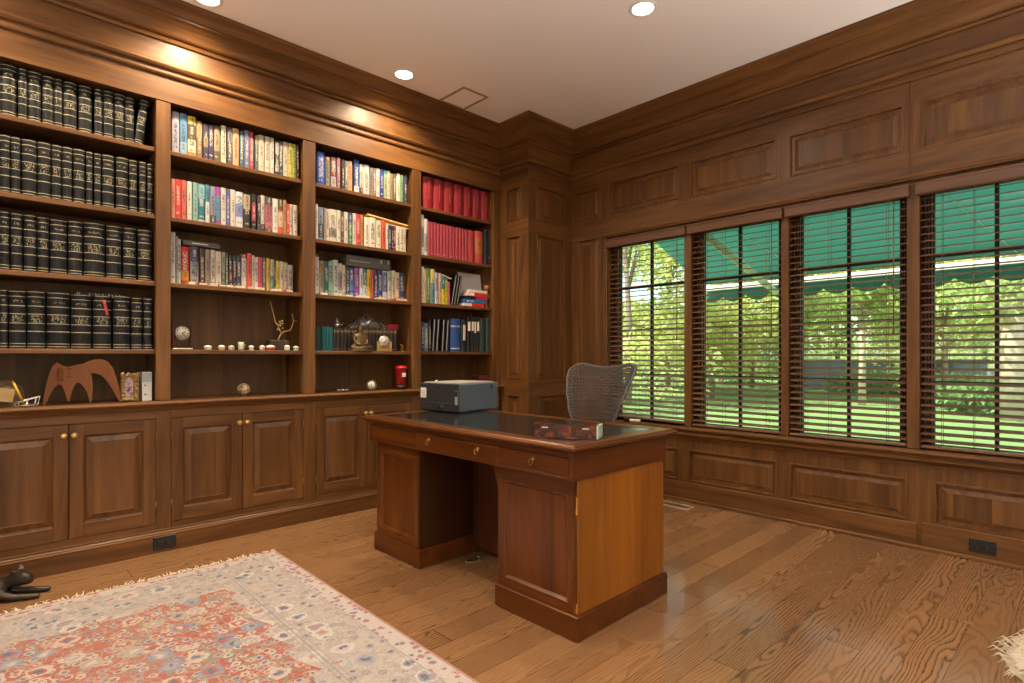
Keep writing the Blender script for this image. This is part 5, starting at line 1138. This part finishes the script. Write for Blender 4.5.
# frieze with three drawers
FX, FB, FY0, FY1, FZ0, FZ1 = 1.677, 2.370, 1.424, 2.960, .640, .752
p = MB(); dbox(p, FX+.012, FB, FY0+.0, FY1, FZ0, FZ1, .003, 0); dbox(p, FX+.0, FX+.014, FY0, FY0+.022, FZ0, FZ1, .002, 0); dbox(p, FX, FX+.014, FY1-.022, FY1, FZ0, FZ1, .002, 0)
dbox(p, FX-.001, FX+.012, FY0+.022, FY1-.022, FZ0, FZ0+.014, .002, 1); dbox(p, FX-.001, FX+.012, FY0+.022, FY1-.022, FZ1-.022, FZ1, .002, 1)
for y in (1.852, 2.481): dbox(p, FX, FX+.012, y-.006, y+.006, FZ0+.014, FZ1-.022, .001, 0)
p.build('frieze', [W['mah_x'], W['mah_y']], DK)
handle_y = {0: [1.640], 1: [1.992, 2.373], 2: []}
for k, (a, c) in enumerate(((FY0+.023, 1.845), (1.859, 2.474), (2.488, FY1-.023))):
    p = MB(); dbox(p, FX-.002, FX+.010, a, c, FZ0+.0155, FZ1-.0235, .002); d = p.build('drawer', W['mah_y'], DK)
    for hy in handle_y[k]:
        q = MB(); x = FX-.002-ox; y = hy-oy; z = .693
        q.lathe([(0, 0), (.012, 0), (.012, .003), (.005, .005), (.005, .012), (0, .012)], 14, (x, y, z+.010), M=Matrix.Rotation(-PI/2, 4, 'Y'))
        q.tube([(x-.010, y-.010, z+.010), (x-.014, y-.012, z-.006), (x-.014, y, z-.016), (x-.014, y+.012, z-.006), (x-.010, y+.010, z+.010)], .0022, 6)
        q.build('handle', M['oldbrass'], d)
p = MB(); dbox(p, FX-.006, FB+.006, FY0-.006, FY1+.006, FZ1, FZ1+.008, .002); p.build('moulding', W['mah_y'], DK)
# top: moulded border round a leather skiver
TX0, TX1, TY0, TY1, TZ0, TZ1 = 1.642, 2.412, 1.386, 3.000, .760, .786
def ringtop(prof, name, mats):
    mb = MB(); vs = []; n = len(prof)
    for i, z in prof: vs += [(TX0+i-ox, TY0+i-oy, z), (TX1-i-ox, TY0+i-oy, z), (TX1-i-ox, TY1-i-oy, z), (TX0+i-ox, TY1-i-oy, z)]
    for k in range(n-1):
        for a in range(4): c = (a+1) % 4; mb.add([vs[k*4+a], vs[k*4+c], vs[k*4+4+c], vs[k*4+4+a]], [(0, 1, 2, 3)], a % 2)
    return mb.build(name, mats, DK)
ringtop([(.035, TZ0), (.010, TZ0), (.004, TZ0+.004), (0, TZ0+.011), (.002, TZ0+.016), (.008, TZ0+.018), (.010, TZ0+.022), (.016, TZ1-.001), (.022, TZ1), (.075, TZ1), (.0755, TZ1-.002), (.10, TZ1-.002)], 'top_border', [W['mah_x'], W['mah_y']])
lt = NT('black_leather'); v = lt.coords(); n1 = lt.noise(v, 6, 4, .6); n2 = lt.noise(v, 160, 3); n3 = lt.noise(lt.scale(v, (3, 22, 3)), 1.0, 4, .6, 1.0)
sc_ = lt.ramp(n3.outputs[0], [(.58, (0, 0, 0)), (.72, (1, 1, 1))]); base = lt.mix(n1.outputs[0], (.006, .007, .0075, 1), (.013, .014, .014, 1))
lt.bsdf(lt.mix(lt.math('MULTIPLY', sc_, .16), base, (.10, .045, .03, 1)), lt.math('MULTIPLY_ADD', n1.outputs[0], .16, .10), bump=n2.outputs[0], bs=.12, bd=.001)
p = MB(); p.add([(TX0+.075-ox, TY0+.075-oy, TZ1-.0012), (TX1-.075-ox, TY0+.075-oy, TZ1-.0012), (TX1-.075-ox, TY1-.075-oy, TZ1-.0012), (TX0+.075-ox, TY1-.075-oy, TZ1-.0012)], [(0, 1, 2, 3)]); p.build('leather_top', lt.m, DK)
p = MB()
for i, w_ in ((.082, .003), (.090, .0012)):
    for a in range(4):
        x0, x1, y0, y1 = TX0+i-ox, TX1-i-ox, TY0+i-oy, TY1-i-oy
        p.box(*((x0, x1, y0, y0+w_) if a == 0 else (x0, x1, y1-w_, y1) if a == 1 else (x0, x0+w_, y0, y1) if a == 2 else (x1-w_, x1, y0, y1)), TZ1-.0014, TZ1-.0009)
p.build('gilt_tooling', plain('worn_gilt', '#6a5428', .5, .5, var=.5, vs=30), DK)

# printer on the desk
pr = on_z(459.5, 413.5, TZ1)
t = thing('printer', 'dark slate desktop printer standing on the far end of the desk', 'printer', (pr.x, pr.y, TZ1+.0005), math.radians(9))
PW_, PD_, PH_ = .375, .345, .178             # local: front-left corner at origin, +x to the back, +y along the face
q = MB(); q.box(.004, PW_, .002, PD_, .004, PH_-.004, .006, 0); q.box(.014, PW_-.01, .01, PD_-.01, 0, .006, .001, 0); q.build('body', M['slate'], t)
q = MB(); q.box(-.002, .005, 0, PD_, .006, PH_-.002, .003); q.build('front_face', M['slate2'], t)
q = MB(); q.box(.02, PW_-.02, .02, PD_-.02, PH_-.0045, PH_+.004, .002); q.build('lid', plain('printer_lid', '#928d86', .5), t)
q = MB(); q.box(-.0035, 0, PD_-.062, PD_-.012, PH_-.095, PH_-.032, .001); lab_ = q.build('sticker', M['white'], t)
q = MB()
for k in range(4): q.box(-.0042, -.0034, PD_-.055, PD_-.022-.004*(k % 2), PH_-.055-.010*k, PH_-.052-.010*k)
q.build('print', M['grey'], lab_)
q = MB(); q.box(-.0045, .0, .008, .040, .045, .135, .003); q.build('recess_frame', M['slate'], t)
q = MB(); q.box(-.0055, -.004, .013, .034, .052, .098, .001); q.build('pale_latch', M['grey'], t)
q = MB(); q.box(-.0052, -.004, .013, .036, .100, .130, .001); q.build('latch_slot', M['black'], t)
q = MB(); q.box(-.0045, 0, .135, .185, .020, .048, .002); q.build('port', M['black'], t)
q = MB(); q.box(-.0056, -.004, .140, .156, .025, .042, .001); q.build('green_lever', plain('green_plastic', '#12704a', .4), t)
for y in (.17,): q = MB(); q.box(-.0045, 0, y, y+.022, PH_-.030, PH_-.016, .001); q.build('slot', M['black'], t)
q = MB(); q.box(PW_-.075, PW_-.062, -.0005, .003, PH_-.040, PH_-.014, .001); q.build('side_slot', M['black'], t)
q = MB(); q.box(-.0042, 0, .05, PD_-.004, .055, .058, .0008); q.build('seam', M['slate'], t)
q = MB(); q.sphere((.05, PD_-.10, PH_+.010), .009, seg=12, rings=8, sz=.7); q.build('button', M['white'], t)

# tortoiseshell tray
tm = NT('tortoiseshell'); v = tm.coords(); n1 = tm.noise(v, 22, 4, .6, 1.2); vo = tm.n('TexVoronoi'); tm.l(v, vo.inputs['Vector']); vo.inputs['Scale'].default_value = 70
sp = tm.ramp(vo.outputs['Distance'], [(.06, (1, 1, 1)), (.16, (0, 0, 0))]); c_ = tm.ramp(n1.outputs[0], [(.40, (.010, .0015, .001)), (.58, (.085, .010, .003)), (.70, (.22, .04, .006)), (.80, (.5, .17, .02))])
tm.bsdf(tm.mix(tm.math('MULTIPLY', sp, .35), c_, (.5, .35, .2, 1)), .12, coat=.6, coatr=.04)
a0, a1 = on_z(534.5, 437.5, TZ1), on_z(596.5, 440.5, TZ1); L = (a1-a0).length; ang = math.atan2(a1.y-a0.y, a1.x-a0.x)
t = thing('letter_tray', 'tortoiseshell letter tray with pale cut ends at the near corner of the desk', 'tray', (a0.x, a0.y, TZ1+.0008), ang)
TD, TH = .20, .058
q = MB(); q.box(0, L, 0, TD, 0, .006, .001); q.build('bottom', tm.m, t)
q = MB(); q.box(0, L, 0, .006, .0065, TH, .001); q.build('front_wall', tm.m, t)
q = MB(); q.box(0, .006, .0065, TD, .0065, TH, .001); q.build('side_wall', tm.m, t)
q = MB(); q.box(L-.006, L, .0065, TD, .0065, TH, .001); q.build('side_wall', tm.m, t)
pale = plain('pale_cut_edge', '#a9bdb2', .25)
q = MB(); q.box(L, L+.007, -.0005, TD*.55, .003, TH, .001); q.build('pale_edge', pale, t)
q = MB(); q.prism([(0, 0), (L*.36, 0)]+[(L*(.36-.16*math.sin(k*PI/12)), TD*.48*(k/6)) for k in range(1, 7)]+[(0, TD*.48)], 0, .004, lambda u, v, d: (u, v, TH+.0006+d)); q.build('cover', tm.m, t)
q = MB(); q.prism([(L, 0), (L, TD*.48)]+[(L-L*(.36-.16*math.sin(k*PI/12)), TD*.48*(k/6)) for k in range(6, 0, -1)]+[(L*.64, 0)], 0, .004, lambda u, v, d: (u, v, TH+.0006+d)); q.build('cover', tm.m, t)
q = MB(); q.box(L*.12, L*.22, -.0012, .0005, TH-.016, TH-.011, .0003); q.build('pale_bar', pale, t)
q = MB(); q.box(L*.78, L*.88, -.0012, .0005, TH-.016, TH-.011, .0003); q.build('pale_bar', pale, t)

# brass floor latch in the kneehole
p = on_z(473, 561.5)
t = thing('floor_latch', 'small brass floor plate with a dark bracket in the desk kneehole', 'latch', (p.x, p.y, .0005), math.radians(-30))
q = MB(); q.box(-.042, .042, -.018, .018, 0, .003, .001); q.build('plate', M['brass'], t)
q = MB(); q.box(-.036, .012, -.006, .008, .003, .014, .002); q.box(.012, .024, -.008, .010, .003, .044, .002); q.build('bracket', M['dkmetal'], t)
q = MB(); q.tube([(.018, -.012, .030), (.030, -.016, .030), (.036, -.006, .016)], .003, 7); q.build('hook', M['brass'], t)

# ------------------------------------------------------------------ mesh office chair behind the desk
ch = thing('office_chair', 'dark grey office chair with a perforated butterfly-shaped back behind the desk', 'chair', (3.20, 2.60, 0), math.radians(8))
mesh_m = plain('chair_mesh', '#3e3836', .7, var=.12, vs=12); shell = plain('chair_shell', '#3a3736', .5)
def half_w(s):          # half width up the back, s = 0 foot .. 1 top
    pts = [(0, .120), (.2, .170), (.42, .214), (.62, .252), (.8, .280), (.9, .286), (1, .270)]
    for (a, x), (b_, y) in zip(pts, pts[1:]):
        if a <= s <= b_: k = (s-a)/(b_-a); k = k*k*(3-2*k); return x+(y-x)*k
    return pts[-1][1]
BZ0, BZ1 = .50, 1.10
def back_pt(u, s, off=0.0):   # u in -1..1 across, local: chair faces -x
    hw = half_w(s); dip = .055*(1-u*u)*max(0, (s-.7)/.3)**1.5 if s > .7 else 0
    rnd = .050*max(0, abs(u)-.68)**2/.1024*max(0, (s-.78)/.22)**2 if s > .78 else 0
    z = BZ0+(BZ1-BZ0)*s-dip-rnd; x = .19+.17*s*s+.05*math.sin(PI*s)*-.6-.055*(u*u)+off
    return (x, u*hw, z)
NU, NS = 24, 26; q = MB()
for i in range(NU):
    for j in range(NS):
        u0, u1, s0, s1 = -1+2*i/NU, -1+2*(i+1)/NU, j/NS, (j+1)/NS
        edge = i in (0, 1, NU-2, NU-1) or j in (0, NS-1)
        c4 = [back_pt(u0, s0), back_pt(u1, s0), back_pt(u1, s1), back_pt(u0, s1)]
        if edge: q.add(c4, [(0, 1, 2, 3)], 0, True); continue
        um, sm = (u0+u1)/2, (s0+s1)/2; hu, hs = (u1-u0)/2*.70, (s1-s0)/2*.84; um += hu*.22*(1 if j % 2 else -1)
        in4 = [back_pt(um-hu, sm-hs*.6), back_pt(um+hu, sm-hs), back_pt(um+hu, sm+hs*.6), back_pt(um-hu, sm+hs)]
        q.add(c4+in4, [(0, 1, 5, 4), (1, 2, 6, 5), (2, 3, 7, 6), (3, 0, 4, 7)], 0, True)
bk = q.build('backrest', mesh_m, ch); sd = bk.modifiers.new('thick', 'SOLIDIFY'); sd.thickness = .004
q = MB(); loop = [back_pt(-1, k/20) for k in range(21)]+[back_pt(-1+2*k/20, 1) for k in range(1, 21)]+[back_pt(1, 1-k/20) for k in range(1, 21)]+[back_pt(1-2*k/12, 0) for k in range(1, 12)]
q.tube(loop, .010, 8, closed=True); q.build('back_rim', plain('chair_rim', '#4d4846', .5, var=.05), ch)
q = MB(); q.tube([(.262, 0, .66), (.25, 0, .56), (.14, 0, .42), (.02, 0, .40)], [.024, .032, .034, .03], 10); q.build('spine', shell, ch)
q = MB(); n = 12; vs = []; fs = []
for i in range(n+1):
    for j in range(n+1):
        u, v = -1+2*i/n, -1+2*j/n; k = 1-.10*(u*u*v*v); vs.append((-.05+.245*v*k, .25*u*k, .470-.018*(1-u*u)+(.0 if v > -.6 else -.03*((-.6-v)/.4)**2)))
for i in range(n):
    for j in range(n): a = i*(n+1)+j; fs.append((a, a+1, a+n+2, a+n+1))
q.add(vs, fs, 0, True); st = q.build('seat', mesh_m, ch); sd = st.modifiers.new('thick', 'SOLIDIFY'); sd.thickness = .035; sd.offset = -1
for sy in (-1, 1):
    q = MB(); q.tube([(.06, sy*.20, .42), (.05, sy*.305, .46), (.02, sy*.31, .62)], [.016, .016, .014], 8); q.box(-.14, .10, sy*.31-.040, sy*.31+.040, .622, .648, .010); q.build('armrest', shell, ch)
q = MB(); q.lathe([(0, .10), (.030, .10), (.030, .28), (.022, .28), (.022, .40), (.06, .41), (.06, .44), (0, .44)], 20, (0, 0, 0)); q.build('gas_column', shell, ch)
for k in range(5):
    a = k*2*PI/5+.3; q = MB(); q.tube([(0, 0, .115), (.16*math.cos(a), .16*math.sin(a), .10), (.30*math.cos(a), .30*math.sin(a), .075)], [.028, .022, .016], 8); lg = q.build('leg', shell, ch)
    q = MB(); q.lathe([(0, -.022), (.028, -.020), (.030, -.006), (.020, 0), (.030, .006), (.028, .020), (0, .022)], 16, (.305*math.cos(a), .305*math.sin(a), .0312), M=Matrix.Rotation(a, 4, 'Z') @ Matrix.Rotation(PI/2, 4, 'X')); q.build('caster', M['black'], lg)

g_ = on_x(632, 417, 3.985)
t = thing('sill_gadget', 'small white and black gadget lying on the window sill behind the mesh chair', 'gadget', (3.985, g_.y, .5838), .2)
q = MB(); q.box(-.016, .016, -.075, .02, 0, .022, .006); q.build('white_body', M['white'], t)
q = MB(); q.box(-.013, .013, .0205, .07, 0, .030, .005); q.build('black_head', M['black'], t)
# ------------------------------------------------------------------ outside
GZ = -.35
gr = NT('lawn'); tc = gr.n('TexCoord'); n1 = gr.noise(tc.outputs['Object'], .55, 4, .6); n2 = gr.noise(tc.outputs['Object'], 9, 4, .7); n3 = gr.noise(tc.outputs['Object'], 60, 3)
c_ = gr.mix(n2.outputs[0], srgb('#587f4c'), srgb('#97a868')); c_ = gr.mix(gr.math('MULTIPLY', n1.outputs[0], .8), c_, srgb('#6f8c56')); c_ = gr.mix(gr.math('MULTIPLY', n3.outputs[0], .5), c_, srgb('#6c8652'))
gr.bsdf(c_, .9, bump=n3.outputs[0], bs=.6, bd=.05, spec=.1)
q = MB(); q.add([(XW+.2, -60, GZ), (90, -60, GZ), (90, 80, GZ), (XW+.2, 80, GZ)], [(0, 1, 2, 3)]); struct(q.build('lawn', gr.m))
# green awning on the outside wall
AX1, AZ1, AZ0, AYE, AYS = 7.0, 2.075, 3.12, 3.62, -2.6
awn = thing('awning', 'green fabric awning with a white front bar and scalloped valance over the windows', 'awning', (XW+.2, 0, 0))
cn = NT('awning_canvas'); v = cn.coords('Object', False); nz = cn.noise(v, 2, 3); cc = cn.mix(nz.outputs[0], srgb('#79b0a4'), srgb('#88bdb0')); d_ = cn.n('BsdfDiffuse'); cn.l(cc, d_.inputs[0]); tr = cn.n('BsdfTranslucent'); cn.l(cc, tr.inputs[0]); mx = cn.n('MixShader'); mx.inputs[0].default_value = .55
cn.l(d_.outputs[0], mx.inputs[1]); cn.l(tr.outputs[0], mx.inputs[2]); cn.l(mx.outputs[0], cn.out.inputs[0])
A_ = AX1-XW-.2
q = MB(); vs = []; fs = []; n = 60
for i in range(n+1):
    y = AYS+(AYE-AYS)*i/n
    for k in range(9): s_ = k/8; vs.append((.02+(A_-.105)*s_, y, AZ0+(AZ1-AZ0)*s_-.03*math.sin(PI*s_)))
for i in range(n):
    for k in range(8): a = i*9+k; fs.append((a, a+1, a+10, a+9))
q.add(vs, fs, 0, True); cv = q.build('canopy', cn.m, awn); sd = cv.modifiers.new('t', 'SOLIDIFY'); sd.thickness = .003
q = MB(); vs = []; fs = []; n = 240
for i in range(n+1):
    y = AYS+(AYE-AYS)*i/n; lobe = abs(math.sin(PI*(y-AYS)/.30)); vs += [(A_+.035, y, AZ1-.03), (A_+.04+.01*math.sin(9*y), y, AZ1-.15-.085*lobe**.6)]
for i in range(n): fs.append((2*i, 2*i+2, 2*i+3, 2*i+1))
q.add(vs, fs, 0, True); cv = q.build('valance', cn.m, awn); sd = cv.modifiers.new('t', 'SOLIDIFY'); sd.thickness = .003
q = MB(); q.box(A_-.02, A_+.03, AYS, AYE, AZ1-.085, AZ1-.02, .008); q.build('front_bar', M['bar'], awn)
pA, pB = on_x(689, 222, 4.75), on_x(777, 293, 6.95); pW = pA+(pA-pB)*.12
for d_ in (0, 1):
    q = MB(); off = Vector((XW+.2, 0, 0))
    e1 = Vector(pA)-off; e2 = Vector(pB)-off; e0 = Vector((.05, e1.y+.5, e1.z-.12))
    if d_: e0.y, e1.y, e2.y = -3.4+(3.4-e0.y)*.3-.6, -2.0, -1.2
    q.tube([e0, e1], .042, 8); q.tube([e1, e2], .038, 8); q.sphere(e1, .052, seg=12, rings=8); q.build('folding_arm', M['bar'], awn)
for yy in (3.2, 1.4): q = MB(); q.tube([(.06, yy, AZ0-.09), (A_-.05, yy-.9, AZ1-.02)], .005, 5); q.build('cord', M['white'], awn)
q = MB(); q.box(.002, .14, AYS, AYE, AZ0-.06, AZ0+.08, .02); q.build('cassette', M['white'], awn)

LEAF = [mat_leaf('leaf_yellow_green', '#bac66c', '#e2e0a0', .5), mat_leaf('leaf_green', '#8fb165', '#ccd48c', .48), mat_leaf('leaf_deep', '#64905a', '#98b476', .4)]
bark = plain('pale_bark', '#b8a88e', .9, var=.3, vs=8); bark2 = plain('dark_bark', '#85765f', .9, var=.3, vs=8)
def leaf_mesh(r, clusters, n, size):
    vs = []; fs = []
    for _ in range(n):
        c, rx, rz = r.choice(clusters)
        while True:
            p = Vector((r.uniform(-1, 1), r.uniform(-1, 1), r.uniform(-1, 1)))
            if .25 < p.length < 1: break
        p = Vector((c[0]+p.x*rx, c[1]+p.y*rx, c[2]+p.z*rz)); a = Vector((r.gauss(0, 1), r.gauss(0, 1), r.gauss(0, .6))).normalized(); b_ = a.orthogonal().normalized(); b_.rotate(Matrix.Rotation(r.uniform(0, 6.28), 3, a))
        l = size*r.uniform(.6, 1.3); w_ = l*.42; k = len(vs); vs += [p-a*l/2, p+b_*w_/2, p+a*l/2+Vector((0, 0, -l*.12)), p-b_*w_/2]; fs.append((k, k+1, k+2, k+3))
    return vs, fs
def tree(label, loc, h, cr, n, size, mat, bk_, seed, trunk=.14, low=.25, group=None):
    r = random.Random(seed); t = thing('tree', label, 'tree', loc, 0, group)
    cl = []; n = int(n*1.5)
    for _ in range(18):
        a = r.uniform(0, 6.28); d = cr*r.uniform(.1, .78); z = h*(low+(1-low)*r.random()**.8); k = cr*r.uniform(.32, .5); cl.append(((math.cos(a)*d, math.sin(a)*d, z), k, k*.62))
    vs, fs = leaf_mesh(r, cl, n, size); q = MB(); q.add(vs, fs); q.build('foliage', mat, t)
    q = MB(); q.tube([(0, 0, -.1), (r.uniform(-.1, .1), 0, h*.3), (r.uniform(-.3, .3), r.uniform(-.3, .3), h*.8)], [trunk*1.25, trunk, trunk*.35], 10)
    for c, k, _ in cl[:7]: z0 = h*.3+(c[2]-h*.3)*.3; q.tube([(0, 0, max(h*.22, z0)), (c[0]*.5, c[1]*.5, (z0+c[2])/2), c], [trunk*.5, trunk*.32, trunk*.12], 6)
    q.build('trunk', bk_, t); return t
def gpos(px, d):           # ground position at forward distance d along a measured direction
    v = (FW+RT*((px-512)/F))*d; return (v.x, v.y, GZ)
TR = [(628, 17, 8.6, 3.3, 5200, .24, 0, 'bright yellow-green tree outside the window behind the mesh chair'), (668, 24, 9.5, 3.6, 4200, .30, 1, 'mid-green tree rising beside the awning end'), (712, 20, 6.6, 2.9, 3600, .26, 0, 'yellow-green tree seen under the awning arm'),
      (752, 27, 8.5, 3.6, 3600, .32, 1, 'green tree farther off beyond the folding arm'), (795, 21, 6.2, 2.8, 3600, .26, 1, 'green tree outside the gap between the second and third blinds'), (838, 26, 7.6, 3.6, 3800, .32, 0, 'light green tree beyond the slate garden wall'),
      (862, 17, 5.6, 2.3, 3200, .22, 1, 'tree with a pale trunk outside the window left of the wide post'.replace('left of', 'beside')), (905, 24, 7.2, 3.3, 3600, .30, 1, 'leafy green tree behind the wide window post'), (945, 18, 5.4, 2.5, 3400, .22, 0, 'yellow-green tree over the low shed, above the wall socket'),
      (985, 25, 7.8, 3.5, 3600, .32, 1, 'tall green tree far beyond the end window'), (1012, 13, 6.2, 2.4, 3200, .20, 1, 'tree with a thick pale trunk at the edge of the end window'), (1060, 19, 7.5, 3.2, 3000, .28, 1, 'green tree past the end window'), (590, 28, 10, 4.2, 3000, .34, 2, 'deep green tree past the window behind the chair')]
for i, (px, d, h, cr, n, sz, mi, lab) in enumerate(TR): tree(lab, gpos(px, d), h, cr, n, sz, LEAF[mi], bark if i in (6, 10) else bark2, 40+i, .22 if i == 10 else .09, .42 if i in (6, 10) else .30 if 4 <= i <= 9 else .08, 'garden trees')
def shrub(label, loc, w_, h, n, size, mat, seed):
    r = random.Random(seed); t = thing('shrub', label, 'shrub', loc, 0, 'garden shrubs'); cl = [((r.uniform(-.5, .5)*w_, r.uniform(-.5, .5)*w_, h*r.uniform(.3, .65)), w_*r.uniform(.28, .42), h*.36) for _ in range(8)]
    vs, fs = leaf_mesh(r, cl, n, size); q = MB(); q.add(vs, fs); q.build('foliage', mat, t)
    q = MB()
    for k in range(5): c = cl[k][0]; q.tube([(c[0]*.1, c[1]*.1, -.05), (c[0]*.6, c[1]*.6, c[2]*.5), c], [.03, .022, .01], 5)
    q.build('stem', bark2, t)
SH = [(716, 33, 3.0, 1.5, 2, 'dark shrub outside the arm-side window'), (775, 30, 3.2, 1.6, 1, 'green shrub outside the second blind by the post'), (812, 31, 3.0, 1.5, 2, 'deep green shrub before the slate wall'), (880, 22, 2.6, 1.0, 2, 'low grey-green shrub in front of the slate wall'),
      (928, 21, 2.6, 1.0, 2, 'low dark shrub before the shed'), (965, 19, 2.4, .9, 1, 'low green shrub before the white posts'), (1005, 14, 2.0, .8, 2, 'grey-green shrub under the thick pale trunk'), (640, 36, 4.0, 2.2, 2, 'wide dark shrub at the far side of the lawn'), (850, 34, 4.4, 3.2, 1, 'big green shrub high behind the slate wall'), (690, 38, 4.4, 3.0, 0, 'bright shrub far behind the awning corner'), (950, 33, 4.6, 3.4, 1, 'big shrub behind the shed')]
for i, (px, d, w_, h, mi, lab) in enumerate(SH): shrub(lab, gpos(px, d), w_, h, 2600, .22, LEAF[mi], 90+i)
# slate garden wall and a low shed with white posts
a, c = Vector(gpos(800, 25)), Vector(gpos(893, 25)); t = thing('garden_wall', 'long slate-grey garden wall across the lawn', 'wall', ((a+c)/2)[:], math.atan2(c.y-a.y, c.x-a.x)); L = (c-a).length; sl = plain('slate_blue', '#5d6a70', .8, var=.15, vs=2)
q = MB(); q.box(-L/2, L/2, -.15, .15, -.1, 1.28, .02); q.build('wall_body', sl, t); q = MB(); q.box(-L/2-.05, L/2+.05, -.2, .2, 1.282, 1.36, .02); q.build('coping', plain('coping', '#8b9092', .8), t)
a, c = Vector(gpos(938, 24)), Vector(gpos(980, 24)); t = thing('garden_shed', 'low dark grey shed with a flat roof beyond the end window', 'shed', ((a+c)/2)[:], math.atan2(c.y-a.y, c.x-a.x)); L = (c-a).length
q = MB(); q.box(-L/2, L/2*.6, -.8, .8, -.1, 1.25, .02); q.build('walls', sl, t); q = MB(); q.box(-L/2-.15, L/2*.6+.15, -.95, .95, 1.252, 1.36, .03); q.build('roof', plain('shed_roof', '#4c4c46', .8), t)
for k in range(2): q = MB(); q.box(L/2*.72+k*.75, L/2*.72+k*.75+.5, -.3, .3, -.1, .85, .03); q.build('white_post', plain('pale_block', '#c9c9c0', .8), t)
# ------------------------------------------------------------------ sun and sky
wd = bpy.data.worlds.new('sky'); S.world = wd; wd.use_nodes = True; nt = wd.node_tree; nt.nodes.clear()
sk_ = nt.nodes.new('ShaderNodeTexSky'); sk_.sky_type = 'NISHITA'; sk_.sun_disc = False; sk_.sun_elevation = math.radians(52); sk_.sun_rotation = math.radians(250); sk_.air_density = 1.2; sk_.dust_density = 2.0
bg = nt.nodes.new('ShaderNodeBackground'); bg.inputs[1].default_value = .42; wo = nt.nodes.new('ShaderNodeOutputWorld'); nt.links.new(sk_.outputs[0], bg.inputs[0]); nt.links.new(bg.outputs[0], wo.inputs[0])
sd_ = bpy.data.lights.new('sun', 'SUN'); sd_.energy = 12.0; sd_.angle = math.radians(.6); sd_.color = (1, .93, .78); so = bpy.data.objects.new('sun', sd_); COL.objects.link(so)
dr = Vector((.52, -.38, -1.0)).normalized(); so.rotation_euler = dr.to_track_quat('-Z', 'Y').to_euler()
# ------------------------------------------------------------------ view
S.view_settings.view_transform = 'Standard'; S.view_settings.look = 'None'; S.view_settings.gamma = 1.0; S.view_settings.use_curve_mapping = False; S.view_settings.exposure = 0.0
cy = S.cycles; cy.use_denoising = True; cy.max_bounces = 10; cy.diffuse_bounces = 5; cy.glossy_bounces = 4; cy.transmission_bounces = 6; cy.transparent_max_bounces = 8; cy.sample_clamp_indirect = 6.0; cy.caustics_reflective = False; cy.caustics_refractive = False
bpy.context.view_layer.update()
